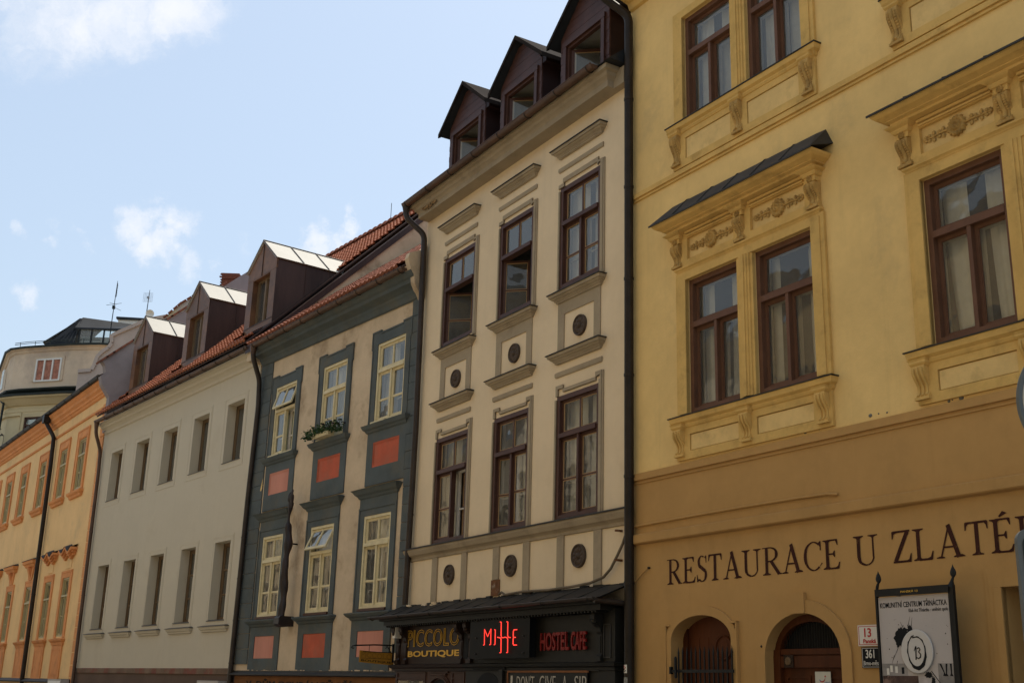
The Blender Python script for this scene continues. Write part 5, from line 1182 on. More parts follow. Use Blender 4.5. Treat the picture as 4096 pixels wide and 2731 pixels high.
for sx, dz in ((-1, -.06), (1, .0)):   # two hands with spread fingers
    hx = -5.14+sx*.045; m = M(); m.tube([(hx,-.27,5.88),(hx+sx*.01,-.27,6.0),(hx+sx*.02,-.28,6.12+dz),(hx+sx*.02,-.28,6.20+dz)], [.05,.042,.055,.045], 10)
    for f, (fx_, l_, b_) in enumerate(((-.034,.11,-.02),(-.012,.145,-.005),(.012,.15,.006),(.034,.125,.02))):
        m.tube([(hx+sx*.02+fx_,-.28,6.18+dz),(hx+sx*.02+fx_+b_,-.29,6.18+dz+l_*.55),(hx+sx*.02+fx_+b_*1.5,-.275,6.18+dz+l_)], [.014,.012,.007], 7)
    m.tube([(hx-sx*.02,-.29,6.10+dz),(hx-sx*.045,-.31,6.15+dz),(hx-sx*.05,-.31,6.20+dz)], [.016,.013,.008], 7)
    m.ob('hand', [CW], cf)
m = M().prismx([(0,3.02),(.30,2.99),(.40,3.06),(.40,3.2),(.36,3.25),(0,3.25)], -5.28, -5.0); m.ob('base_block', [CW], cf)
M().tube([(-5.14,-.2,5.0),(-5.14,.02,5.0)], .02, 8).ob('wall_rod', [IRON], cf)

# ================================================================== GREY HOUSE
G = thing('grey_house', 'plain grey-beige house with deep narrow windows and three copper clad dormers in a tiled roof', 'building', PG, RG)
gu = [-11.5, -8.95, -6.44, -3.93, -1.42]; gl = [-11.42, -8.85, -6.39, -3.87, -1.41]; gw = [.575,.585,.585,.585,.58]; lw = [.56,.55,.56,.55,.53]
gops = [(c-h, c+h, 7.74, 9.48) for c, h in zip(gu, gw)]+[(c-h, c+h, 3.32, 5.46) for c, h in zip(gl, lw)]
wall(G, -13.25, .02, 2.0, 10.75, gops, G_WALL, depth=.26, top=True)
wall(G, -13.25, .02, 0, 2.0, [], G_BASE, name='ground_floor_wall', top=False)
for c, h in zip(gu, gw):
    window(G, c-h, c+h, 7.74, 9.48, .27, .05, None, 0, .05, WOOD, lowbars=(), inner=False, curtains=[(.1,.9,0,.98,0)], glass=GLASSF, proud=.0, low=2)
    M().mould([(-.02,7.72),(.035,7.722),(.035,7.735),(-.02,7.75)], c-h-.02, c+h+.02, .0).ob('sill', [G_SILL], G)
for c, h in zip(gl, lw):
    window(G, c-h, c+h, 3.32, 5.46, .27, .05, None, 0, .05, WOOD, lowbars=(.33,.66), inner=False, curtains=[(.1,.9,0,.98,0)], glass=GLASSF, proud=.0, low=2)
    M().mould([(-.02,3.29),(.035,3.292),(.035,3.31),(-.02,3.33)], c-h-.02, c+h+.02, .0).ob('sill', [G_SILL], G)
    M().mould([(.02,3.0),(.05,3.01),(.06,3.05),(.10,3.08),(.11,3.12),(.11,3.14)], c-.80, c+.82, .02).ob('ledge', [G_WALL], G)
    M().mould([(.11,3.141),(.14,3.141),(.14,3.155),(.0,3.19)], c-.80, c+.82, .02).ob('ledge_flashing', [G_SILL], G)
for c, h, z0, z1, a, b, zz0, zz1 in [(c,h,7.74,9.48,.81,.79,7.545,9.695) for c, h in zip(gu, gw)]+[(c,h,3.32,5.46,.68,.73,3.17,5.645) for c, h in zip(gl, lw)]:
    m = M(); t = .010
    m.box(c-a, c-h, -t, .004, zz0, zz1); m.box(c+h, c+b, -t, .004, zz0, zz1); m.box(c-h, c+h, -t, .004, z1, zz1); m.box(c-h, c+h, -t, .004, zz0, z0); 
    a2, b2 = a-.045, b-.045
    m.box(c-a2, c-a2+.012, -t-.006, -t, zz0+.05, zz1-.05); m.box(c+b2-.012, c+b2, -t-.006, -t, zz0+.05, zz1-.05); m.box(c-a2, c+b2, -t-.006, -t, zz1-.062, zz1-.05)
    m.ob('plaster_surround', [G_WALL], G)
M().mould([(.0,10.30),(.05,10.33),(.07,10.40),(.13,10.46),(.20,10.50),(.22,10.56),(.30,10.60),(.30,10.70),(0,10.74)], -13.1, -.10, 0, right=False, left=False).ob('cornice', [G_WALL], G)
gutter(G, -13.05, .02, .52, 10.74, r=.085, brackets=1.02)
M().mould([(0,1.88),(.03,1.885),(.035,1.90),(.03,2.03),(0,2.045)], -13.2, -.10, 0, left=False, right=False).ob('base_band', [G_BAND], G)
pipe(G, [(-12.95,-.43,10.68),(-12.95,-.42,10.3),(-13.10,-.13,9.7),(-13.05,-.11,9.0),(-12.80,-.11,0)], .062, GUT, rings=2.3)
M().tube([(-12.95,-.43,10.72),(-12.95,-.43,10.45)], [.10,.062], 14).ob('gutter_outlet', [GUT], G)
dcs = [-11.12, -6.10, -1.19]
def gskip(x_, y_): return any(abs(x_+.1-c) < .98 and y_ < 2.3 and y_ > -.05 for c in dcs)
rfG = tile_roof(G, PG, RG, -13.15, -.06, -.40, 10.98, 45, 26, TILE, skip=gskip, limit=300)
# firewall with brown flashing between the two roofs
M().prismx([(.40,10.3),(.40,10.58),(-5.6,16.58),(-9,13.2),(-9,10.5),(0,10.3)], -.06, .20).ob('party_wall', [B_WALL], G)
m = M().prismx([(.46,10.54),(.46,10.76),(-5.62,16.84),(-5.62,16.6)], -.12, .26); m.ob('party_wall_flashing', [COPD], G)
rt_ = M()
for k in range(9):
    pass
rme = M(); vs = []; n = 8
for i, (s_, r_) in enumerate(((0,.175),(.40,.115))):
    for j in range(n+1): a = math.pi*j/n; vs.append((-s_, r_*math.cos(a), r_*math.sin(a)))
for j in range(n+1): a = math.pi*j/n; vs.append((0, .12*math.cos(a), .12*math.sin(a)))
rme.add(vs, [(j, j+1, n+2+j, n+1+j) for j in range(n)], 0, True); rme.add(vs, [(2*(n+1)+j, 2*(n+1)+j+1, j+1, j) for j in range(n)]); rm_ = rme.mesh('ridge_tile', [TILE])
for k in range(38): link('ridge_tile', rm_, rfG, (-.1-.345*k, 5.62, 17.06))
M().add([(-13.1,5.6,17.0),(-.1,5.6,17.0),(-.1,9,13.6),(-13.1,9,13.6)], [(0,1,2,3)]).ob('rear_slope', [DECK], G)
for c in dcs:
    yf = .30; hb = .97; zB, zE, zA = 11.25, 13.68, 14.46; a, b, z0, z1 = c-.59, c+.58, 11.87, 13.33
    m = M()
    # folded copper front made of separate sheets with a recessed window
    zs_ = 13.36
    m.add([(c-hb,yf,zB),(a,yf,zB),(a,yf,zs_),(c-hb,yf,zs_)], [(0,1,2,3)]); m.add([(b,yf,zB),(c+hb-.12,yf,zB),(c+hb,yf,zB+.18),(c+hb,yf,zs_),(b,yf,zs_)], [(0,1,2,3,4)]); m.quad((a,yf,zB),(b,yf,zB),(b,yf,z0),(a,yf,z0)); m.quad((a,yf,z1),(b,yf,z1),(b,yf,zs_),(a,yf,zs_))
    m.add([(a,yf,z0),(a,yf+.30,z0),(a,yf+.30,z1),(a,yf,z1)], [(0,1,2,3)]); m.add([(b,yf,z0),(b,yf,z1),(b,yf+.30,z1),(b,yf+.30,z0)], [(0,1,2,3)]); m.add([(a,yf,z1),(a,yf+.30,z1),(b,yf+.30,z1),(b,yf,z1)], [(0,1,2,3)]); m.add([(a,yf,z0),(b,yf,z0),(b,yf+.30,z0),(a,yf+.30,z0)], [(0,1,2,3)])
    dm = m.ob('dormer', [COP], G)
    for sx in (-1, 1):
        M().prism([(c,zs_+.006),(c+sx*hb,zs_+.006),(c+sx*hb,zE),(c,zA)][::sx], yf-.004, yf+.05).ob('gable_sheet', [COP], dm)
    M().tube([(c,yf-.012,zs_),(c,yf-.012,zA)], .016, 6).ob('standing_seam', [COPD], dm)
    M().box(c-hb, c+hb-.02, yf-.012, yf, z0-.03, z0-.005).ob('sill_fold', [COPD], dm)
    rr = lambda y_: 11.42+y_    # roof surface
    for sx in (-1, 1):
        X = c+sx*hb; yk = zE-11.42
        fc = [(X,yf,zB+.1),(X,yf,zE),(X,yk+.15,zE),(X,yk+.15,zE-.2),(X,-.05,11.2)]
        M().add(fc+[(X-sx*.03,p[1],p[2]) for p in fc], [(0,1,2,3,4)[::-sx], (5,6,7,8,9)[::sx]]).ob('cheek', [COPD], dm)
        for ys_ in (yf+.95, yf+1.75): M().box(X-.0 if sx > 0 else X-.02, X+.02 if sx > 0 else X, ys_, ys_+.02, rr(ys_), zE-.02).ob('standing_seam', [COPD], dm)
        # roof slope sheets
        edges = [yf-.06, yf+.85, yf+1.70, yf+3.1]
        for q in range(3):
            ya, yb_ = edges[q], edges[q+1]; yt = min(yb_, 3.15); ye_ = min(yb_, 2.45)
            M().add([(c,ya,zA+.02),(c+sx*(hb+.03),ya,zE+.0),(c+sx*(hb+.03),ye_,zE),(c,yt,zA+.02),(c,ya,zA-.015),(c+sx*(hb+.03),ya,zE-.035),(c+sx*(hb+.03),ye_,zE-.035),(c,yt,zA-.015)],
                    [(0,1,2,3)[::-sx],(4,7,6,5)[::-sx],(0,4,5,1)[::-sx],(1,5,6,2)[::-sx]]).ob('roof_sheet', [SHEET], dm)
            if q: M().tube([(c,ya,zA+.035),(c+sx*(hb+.03),ya,zE+.015)], .02, 5).ob('standing_seam', [SEAM], dm)
        M().tube([(c,yf-.05,zA+.02),(c+sx*(hb+.035),yf-.05,zE)], .02, 6).ob('verge_fold', [COPD], dm)
        M().tube([(c+sx*(hb+.04),yf-.06,zE-.015),(c+sx*(hb+.04),2.42,zE-.015)], .018, 6).ob('eaves_fold', [COPD], dm)
    M().tube([(c,yf-.06,zA+.035),(c,3.12,zA+.035)], .022, 6).ob('ridge_fold', [SEAM], dm)
    fr = M(); t = .06; y0 = yf+.16
    fr.box(a+.02, a+.02+t, y0, y0+.08, z0, z1); fr.box(b-t, b, y0, y0+.08, z0, z1); fr.box(a+.02+t, b-t, y0, y0+.08, z1-t, z1); fr.box(a+.02+t, b-t, y0, y0+.08, z0, z0+t); fr.box(c-.05, c+.05, y0-.01, y0+.07, z0+t, z1-t)
    for q in ((a+.08, c-.05), (c+.05, b-.06)): fr.box(q[0], q[0]+.04, y0+.01, y0+.06, z0+t, z1-t); fr.box(q[1]-.04, q[1], y0+.01, y0+.06, z0+t, z1-t)
    fr.ob('window_frame', [WOOD], dm)
    for q in ((a+.12, c-.09), (c+.09, b-.10)): M().quad((q[0],y0+.04,z0+t),(q[1],y0+.04,z0+t),(q[1],y0+.04,z1-t),(q[0],y0+.04,z1-t)).ob('pane', [GLASSF], dm)
    curtain_mesh(a+.1, c-.1, z0, z1, y0+.2, seed=5).ob('curtain', [CURT], dm); curtain_mesh(c+.12, b-.15, z0, z1, y0+.2, seed=6).ob('curtain', [CURT], dm)
    M().box(a-.1, b+.1, y0+.5, 1.6, z0-.2, z1+.2).ob('room_lining', [ROOMD], dm)
sb = thing('sign_box', 'pale light box sign low on the grey house next to the blue house', 'sign box', PG, RG)
M().box(-1.45, -.05, -.34, -.06, 1.25, 1.72).ob('box_body', [mat('pale_box_metal', (.42,.38,.33), var=.05, bump=0)], sb)
M().box(-1.38, -.12, -.345, -.34, 1.30, 1.66).ob('face_panel', [WHITE], sb)

# ================================================================== ORANGE HOUSE
O = thing('orange_house', 'apricot house with orange cornice, quoins and window surrounds, far down the street', 'building', PO, RO)
ou = [-3.05, -5.95, -9.5, -13.2, -16.4, -19.4, -22.4]; ol = [-2.75, -5.55, -8.95, -12.7, -15.9, -19.0, -22.0]
wall(O, -25, -.05, 0, 12.4, [(c-.55, c+.55, 8.72, 10.70) for c in ou]+[(c-.52, c+.52, 3.17, 5.32) for c in ol], O_WALL, depth=.12, name='wall')
M().mould([(.02,11.93),(.06,11.95),(.10,12.03),(.14,12.05),(.16,12.13),(.24,12.20),(.26,12.30),(.34,12.38),(.38,12.45),(0,12.5)], -25, -.1, .02, left=False).ob('cornice', [O_TRIM], O)
M().mould([(0,11.42),(.05,11.43),(.06,11.50),(.02,11.53),(0,11.56)], -25, -.3, 0, left=False).ob('string_course', [O_TRIM], O)
gutter(O, -25, -.05, .52, 12.56, r=.11, mat_=PIPEO, brackets=1.25)
M().prismx([(.5,12.55),(-5,16.0),(-5,12)], -25, -.1).ob('roof', [DECK], O)
pipe(O, [(-8.4,-.43,12.5),(-8.4,-.42,12.2),(-7.8,-.14,11.5),(-7.62,-.14,10.2),(-7.52,-.14,8.2),(-7.15,-.14,0)], .085, PIPEO, rings=1.9)
M().box(-8.55,-8.2,-.56,-.3,12.15,12.50).ob('rainwater_head', [PIPEO], O)
zz = [8.66-.0+.43*k for k in range(8)][::-1]; z = 11.6
while z > .6:
    x1 = -.05; dx = .14*(11.6-z)/10
    M().box(-.62+dx, x1, -.035, .01, z-.41, z-.012).ob('quoin_block', [O_TRIM], O); z -= .43
def o_win(c, h, z0, z1, ztr, cur, top=0):
    return window(O, c-h, c+h, z0, z1, .03, .06, ztr, .07, .05, OWOOD, topn=2, lowbars=(.5,), curtains=cur, inner=False, proud=.03, top_open=top, glass=GLASSF)
for c in ou:
    o_win(c, .55, 8.72, 10.70, 10.05, [(.1,.9,0,.98,0)] if c > -9 else None)
    m = M(); m.box(c-.85, c-.55, -.04, .01, 8.66, 11.08); m.box(c+.55, c+.85, -.04, .01, 8.66, 11.08); m.box(c-.55, c+.55, -.04, .01, 10.70, 11.08)
    m.box(c-.85, c-.80, -.06, -.04, 8.66, 11.08); m.box(c+.80, c+.85, -.06, -.04, 8.66, 11.08); m.box(c-.80, c+.80, -.06, -.04, 11.02, 11.08); m.box(c-.6, c+.6, -.055, -.04, 10.74, 10.80); m.ob('window_surround', [O_TRIM], O)
    M().mould([(.04,8.36),(.08,8.38),(.10,8.46),(.16,8.52),(.18,8.60),(.0,8.66)], c-.85, c+.85, .04).ob('sill', [O_TRIM], O)
for i, c in enumerate(ol):
    o_win(c, .52, 3.17, 5.32, 4.65, [(.1,.5,0,.98,0)], top=R(12) if i in (0,1,3) else 0)
    m = M(); m.box(c-.80, c-.52, -.04, .01, 3.12, 5.58); m.box(c+.52, c+.80, -.04, .01, 3.12, 5.58); m.box(c-.52, c+.52, -.04, .01, 5.32, 5.58); m.box(c-.76, c+.76, -.055, -.04, 5.50, 5.58); m.ob('window_surround', [O_TRIM], O)
    M().mould([(.04,2.84),(.06,2.86),(.09,2.96),(.14,3.0),(.17,3.07),(.0,3.12)], c-.80, c+.80, .04).ob('sill', [O_TRIM], O)
    m = M(); m.box(c-.74, c+.74, -.05, .01, 1.6, 2.84); m.ob('apron', [O_TRIM], O)
    m = M(); m.box(c-.56, c+.56, -.062, -.05, 2.68, 2.72); m.box(c-.56, c-.52, -.062, -.05, 1.84, 2.68); m.box(c+.52, c+.56, -.062, -.05, 1.84, 2.68); m.box(c-.56, c+.56, -.062, -.05, 1.80, 1.84); m.ob('apron_moulding', [O_TRIM], O)
    if i < 2:     # wavy hood
        n = 24; wv = lambda t: .13*math.cos(4*math.pi*(t-.5)) if True else 0
        m = M()
        for (w_, lo, hi, e) in ((.10,-.16,-.06,-.16),(.17,-.06,.02,-.08),(.24,.02,.12,.0)):
            up_ = [(c-(1.0+e)+2*(1.0+e)*k/n, 6.22+.11*math.cos(4*math.pi*(k/n-.5))*(.4+.6*math.sin(math.pi*k/n))+hi) for k in range(n+1)]; dn_ = [(x_, z_-(hi-lo)) for x_, z_ in up_]
            for k in range(n): m.prism([dn_[k], dn_[k+1], up_[k+1], up_[k]], -w_, .0)
        hd = m.ob('wavy_hood', [O_TRIM], O)
        m = M()
        for k in range(n):
            x_, z_ = up_[k]; x2, z2 = up_[k+1]; m.add([(x_,-.26,z_+.004),(x2,-.26,z2+.004),(x2,0,z2+.12),(x_,0,z_+.12)], [(0,1,2,3)])
        m.ob('hood_flashing', [FLASH], O)
        M().box(c-.45, c+.45, -.02, .0, 5.66, 6.05).ob('hood_panel', [O_WALL], O)
    else:
        M().mould([(.05,6.10),(.12,6.14),(.16,6.22),(.22,6.26),(.24,6.38),(.0,6.46)], c-.75, c+.75, .05).ob('hood', [O_TRIM], O)
        M().mould([(.25,6.385),(.27,6.385),(.27,6.40),(.0,6.50)], c-.75, c+.75, .05).ob('hood_flashing', [FLASH], O)
        M().prism([(c-.50,6.10),(c+.50,6.10),(c+.30,5.60),(c-.30,5.60)], -.05, 0).ob('keystone', [O_TRIM], O)
        M().prismx([(0,5.65),(.05,5.65),(.2,6.1),(0,6.1)], c-.14, c+.14).ob('bracket', [O_TRIM], O)
M().mould([(0,1.52),(.2,1.53),(.22,1.56),(.05,1.66),(0,1.67)], -25, -.2, 0, left=False, right=False).ob('ledge', [FLASH], O)
# gable wall standing above the grey house roof
MAUVE = mat('mauve_grey_gable_plaster', (.30,.26,.25), var=.13, vscale=.8, bump=.15, stain=(.20,.17,.17), sscale=.9, samt=.5)
M().prismx([(.10,10.4),(.10,11.7),(.42,12.15),(.50,12.45),(.34,12.62),(.40,12.88),(.52,13.02),(-.58,14.02),(-5.0,18.0),(-9,14.5),(-9,10.4)], -.04, .32).ob('gable_wall', [MAUVE], O)
cp = M().box(-.10, .40, -.16, .22, -.02, .05).mesh('coping_tile', [TILEB])
for k in range(20):
    t = k*.30; link('coping_tile', cp, O, (0, -.5+t*.74, 13.06+t*.68), (R(42),0,0))
pl = thing('sign_box', 'pale light box sign low at the corner of the orange house', 'sign box', PO, RO)
M().box(-2.05, -.15, -.36, -.08, 1.2, 1.66).ob('box_body', [MATS['pale_box_metal']], pl); M().box(-1.95, -.22, -.366, -.36, 1.25, 1.6).ob('face_panel', [WHITE], pl)

# ================================================================== BUILDINGS BEHIND
def poly_mould(path, prof, mats, name, par, closed=False):
    """profile (outward, z) swept along a plan polyline, outward = right-hand side seen from above towards the camera"""
    P = [Vector((x, y, 0)) for x, y in path]; m = M(); n = len(prof); vs = []
    for i, p in enumerate(P):
        d1 = (P[i]-P[i-1]).normalized() if i else (P[1]-P[0]).normalized(); d2 = (P[i+1]-P[i]).normalized() if i < len(P)-1 else d1
        d = (d1+d2).normalized(); nn = Vector((d.y, -d.x, 0)); k = 1/max(.5, d.dot(d2))
        for w, z in prof: q = p+nn*w*k; vs.append((q.x, q.y, z))
    m.add(vs, [(i*n+j, (i+1)*n+j, (i+1)*n+j+1, i*n+j+1) for i in range(len(P)-1) for j in range(n-1)])
    return m.ob(name, mats, par)
F_WALL = mat('pinkish_cream_plaster', (.62,.48,.335), var=.12, vscale=.35, bump=.1, stain=(.34,.26,.21), sscale=.3, samt=.5, slo=.48, shi=.66)
F_LOW = mat('pale_yellow_old_plaster', (.58,.47,.275), var=.1, vscale=.4, bump=.1, stain=(.4,.3,.16), sscale=.6, samt=.4)
F_GUT = mat('dark_green_gutter', (.03,.036,.032), rough=.5, var=.2, bump=0)
F = thing('corner_house', 'curved cream corner house with a dark glazed roof lantern at the end of the street', 'building', (0,0,0), 0)
path = [(-35.5,79.0),(-31.9,71.3),(-29.5,66.5),(-28.9,65.75),(-28.0,65.3),(-25.0,64.35),(-23.4,64.1),(-21.5,64.3),(-19.0,65.5),(-14,75)]
poly_mould(path, [(0,17.45),(0,19.68),(.06,19.70),(.12,19.82),(.22,19.86),(.26,19.94),(0,19.98)], [F_WALL], 'wall', F)
poly_mould(path, [(-.1,0),(-.1,17.35)], [F_LOW], 'lower_wall', F)
poly_mould(path, [(.26,19.90),(.34,19.90),(.36,20.0),(.26,20.02),(-.6,20.2)], [F_GUT], 'gutter', F)
poly_mould(path, [(-.1,16.55),(.02,16.57),(.35,16.85),(.50,16.92),(.52,17.0),(.5,17.06),(-.1,17.10)], [F_LOW], 'curved_soffit', F)
poly_mould(path, [(.50,17.0),(.60,17.0),(.62,17.12),(.52,17.14),(.0,17.3),(.22,17.42),(.25,17.50),(.0,17.54)], [F_GUT], 'gutter', F)
poly_mould(path, [(-.1,15.95),(.02,15.97),(.04,16.15),(.07,16.18),(.07,16.30),(-.1,16.35)], [F_LOW], 'band_course', F)
ang = math.atan2(64.35-65.3, -25.0+28.0); Fx, Fy = -28.0, 65.3
def facet(dx, dz=0): return (Fx+dx*math.cos(ang), Fy+dx*math.sin(ang), 0)
wf = M(); a, b, c, d = .75, 2.50, 17.9, 19.25
wf.box(a, b, -.10, .0, d-.09, d); wf.box(a, b, -.10, .0, c, c+.09)
for q in (a, a+.54, a+1.10, b-.10): wf.box(q, q+.10, -.102, .0, c+.09, d-.09)
w_ = wf.ob('window', [WHITE], F, facet(0), (0,0,ang))
for q in (a+.10, a+.64, a+1.20): M().box(q, q+.44, -.04, -.01, c+.09, d-.09).ob('red_blind', [mat('brick_red_blind', (.40,.17,.11), var=.3, vscale=6, bump=.2, bscale=9)], w_)
M().mould([(0,17.9),(.06,17.92),(.08,17.97),(0,17.99)], a-.1, b+.1).ob('sill', [F_WALL], w_)
m = M(); m.box(a-.14, a, -.05, 0, c, d+.12); m.box(b, b+.14, -.05, 0, c, d+.12); m.box(a, b, -.05, 0, d, d+.12); m.ob('window_surround', [F_WALL], w_)
wl_ = M(); a, b, c, d = .5, 2.6, 14.4, 15.85; wl_.box(a, b, -.02, .1, d-.09, d); wl_.box(a, a+.09, -.02, .1, c, d); wl_.box(a+.75, a+.84, -.02, .1, c, d-.09); wl_.box(a+1.5, a+1.59, -.02, .1, c, d-.09); wl_.box(a+.09, b, -.015, .1, 15.35, 15.43)
w2 = wl_.ob('window', [BRN], F, facet(0), (0,0,ang)); M().box(a+.09, b, .05, .08, c, d-.09).ob('pane', [GLASSF], w2)
m = M(); m.box(a-.2, a, -.08, .12, c, d+.2); m.box(a, b+.2, -.08, .12, d, d+.2); m.box(a-.26, a-.2, -.12, .12, c, d+.26); m.ob('window_surround', [F_LOW], w2)
# side window on the curved left flank
a2 = math.atan2(66.2-69.3, -29.3+31.3); wl2 = M(); wl2.box(1.7, 2.35, -.06, .0, 18.0, 19.2); w3 = wl2.ob('window', [WHITE], F, (-31.3,69.3,0), (0,0,a2)); M().box(1.78, 2.27, -.065, -.05, 18.08, 19.12).ob('pane', [GLASSF], w3)
# roof lantern
m = M(); m.add([(-27.3,65.4,20.4),(-22.4,65.0,20.4),(-25.6,66.6,22.35),(-22.6,68.0,22.4),(-27.8,70,20.2),(-25.2,69,22.35)], [(0,2,5,4),(2,3,5)])
m.add([(-27.3,65.4,20.1),(-25.60,65.9,20.1),(-25.62,66.0,21.5),(-25.6,66.6,22.35)], [(0,1,2,3)]); m.add([(-25.75,65.9,21.48),(-22.2,66.6,21.42),(-22.6,68.0,22.4),(-25.6,66.6,22.35)], [(0,1,2,3)])
m.box(-25.7, -22.3, 65.98, 68.5, 20.3, 20.5); m.quad((-22.2,66.6,20.4),(-22.2,69,20.4),(-22.6,68,22.4),(-22.2,66.6,21.35)); m.ob('lantern_roof', [ANTH], F)
m = M().box(-25.8, -22.15, 65.85, 66.0, 21.40, 21.50); m.box(-25.7,-25.62,65.9,66.0,20.1,21.4); m.ob('lantern_eaves', [ANTH], F)
for k in range(5): 
    x_ = -25.45+k*.72; M().box(x_+.04, x_+.68, 65.99, 66.02, 20.2, 21.40).ob('lantern_pane', [GLASSF], F); M().box(x_-.03, x_+.04, 65.93, 66.03, 20.15, 21.4).ob('lantern_mullion', [ANTH], F)
M().box(-25.4,-21.9,66.25,66.3,20.1,21.05).ob('blind', [mat('pale_grey_blind', (.36,.36,.33), var=.1)], F)
for k in range(7): x_ = -27.0+k*.25; M().tube([(x_,65.35+.0,20.45),(x_+(-25.6-x_)*.9,66.5,22.25)], .018, 5).ob('standing_seam', [ANTH], F)
for z in (20.2, 20.3): M().tube([(-28.9,65.5,z),(-28.0,65.1,z),(-25.0,64.15,z),(-23.4,63.9,z)], .02, 5).ob('snow_rail', [F_GUT], F)
for x_, y_ in ((-28.5,65.3),(-27.5,64.95),(-26.5,64.62),(-25.5,64.3),(-24.4,64.05)): M().tube([(x_,y_,20.05),(x_,y_,20.32)], .018, 5).ob('rail_post', [F_GUT], F)
M().tube([(-29.5,65.9,17.3),(-29.3,65.7,16.9),(-29.05,65.55,16.7),(-29.15,65.6,12)], .07, 8).ob('downpipe', [F_GUT], F)
# balcony planting
bal = M(); bal.box(-30.6, -28.2, 64.3, 65.6, 13.7, 13.85); bal.tube([(-30.6,64.3,14.6),(-28.2,64.3,14.6)], .025, 6)
for k in range(13): bal.tube([(-30.6+k*.2,64.3,13.85),(-30.6+k*.2,64.3,14.6)], .012, 4)
bal.ob('balcony', [F_GUT], F)
m = M(); rnd = random.Random(2)
for k in range(420):
    x_, y_, z_ = rnd.uniform(-30.7,-28.4), 64.3+rnd.gauss(0,.12), 14.6+rnd.random()**1.5*.45
    v = [Vector((rnd.gauss(0,.06), rnd.gauss(0,.04), rnd.gauss(0,.06))) for _ in range(3)]; m.add([(x_+q.x,y_+q.y,z_+q.z) for q in v], [(0,1,2)])
bp_ = tag(m.ob('balcony_plants', [mat('dark_dry_plant', (.035,.028,.022), var=.4, vscale=6)], None), 'dark scrubby plants along the balcony rail of the corner house', 'plants', kind='stuff')
# house with a scrolled gable
K = thing('scroll_gable_house', 'mauve-grey gable with a scrolled outline between the orange house and the glazed lantern', 'building', (0,0,0), 0)
K_WALL = mat('pinkish_scroll_plaster', (.46,.37,.31), var=.1, vscale=.5, bump=.1, stain=(.33,.27,.25), sscale=.8, samt=.4)
sc = [(-23.3,10),(-23.3,17.60),(-23.096,17.63),(-22.62,17.68),(-22.52,17.93),(-22.41,18.435),(-22.17,18.73),(-21.86,18.96),(-21.72,19.21),(-21.80,19.54),(-21.71,19.68),(-21.22,19.95),(-20.56,20.27),(-20.17,20.50),(-19.9,20.62),(-18.6,20.9),(-16.5,20.9),(-16.5,10)]
sc2 = []     # rounder scroll
for i in range(len(sc)): sc2.append(sc[i])
M().prism(sc2, 61.0, 61.6).ob('scroll_gable', [K_WALL], K)
m = M(); q = sc2[1:-1]
for i in range(len(q)-1):
    (x0_, z0_), (x1_, z1_) = q[i], q[i+1]; L_ = math.hypot(x1_-x0_, z1_-z0_); nx, nz = -(z1_-z0_)/L_, (x1_-x0_)/L_
    m.prism([(x0_-nx*.14,z0_-nz*.14),(x1_-nx*.14,z1_-nz*.14),(x1_+nx*.05,z1_+nz*.05),(x0_+nx*.05,z0_+nz*.05)], 60.9-.001*i, 61.65)
m.ob('gable_coping', [K_WALL], K)
Wt = thing('white_attic_house', 'small white attic block with a dark roof edge peeping over the lantern roof', 'building', (0,0,0), 0)
M().box(-25.4, -21.5, 72, 76, 12, 23.95).ob('wall', [WHITE], Wt)
M().add([(-25.5,71.85,24.12),(-21.4,71.85,24.0),(-21.4,76,24.0),(-25.5,76,24.12),(-25.5,71.85,23.98),(-21.4,71.85,23.88),(-21.4,76,23.88),(-25.5,76,23.98)], [(0,1,2,3),(7,6,5,4),(0,4,5,1),(3,0,4,7)]).ob('roof_edge', [ANTH], Wt)
Rr = thing('rear_gable_house', 'pale yellowish gable with broken tile coping and a brick chimney behind the copper dormers', 'building', (0,0,0), 0)
gp = [(-18.6,14),(-18.6,18.2),(-17.48,19.14),(-17.02,19.6),(-16.64,19.95),(-16.16,20.3),(-15.82,20.75),(-15.3,20.93),(-14.94,20.86),(-14.39,20.86),(-14.0,21.0),(-13.41,21.14),(-12.0,21.2),(-10,21.2),(-10,14)]
M().prism(gp, 56.0, 56.4).ob('gable_wall', [mat('patchy_yellow_plaster', (.52,.44,.28), var=.1, bump=.2, stain=(.40,.36,.36), sscale=.9, samt=.8, slo=.45, shi=.6)], Rr)
ct = M().box(-.02,.24,-.14,.5,-.02,.04).mesh('coping_tile', [TILEB]); rnd = random.Random(8)
for i in range(2, len(gp)-3):
    (x0_, z0_), (x1_, z1_) = gp[i], gp[i+1]; L_ = math.hypot(x1_-x0_, z1_-z0_); n_ = max(1, int(L_/.22))
    for k in range(n_): t = k/n_; link('coping_tile', ct, Rr, (x0_+(x1_-x0_)*t, 56, z0_+(z1_-z0_)*t+rnd.uniform(0,.02)), (0, -math.atan2(z1_-z0_, x1_-x0_)+rnd.uniform(-.1,.1), 0))
BRICK = mat('old_chimney_brick', (.22,.075,.045), var=.35, vscale=3, bump=.3, stain=(.10,.045,.035), sscale=3, samt=.7)
ch = M().box(-14.66, -13.80, 55.42, 56.2, 20.4, 21.36).ob('chimney', [mat('brick_mortar', (.16,.12,.10), var=.2)], Rr)
bm_ = M().box(0,.205,0,.1,0,.058).mesh('brick', [BRICK]); k = 0
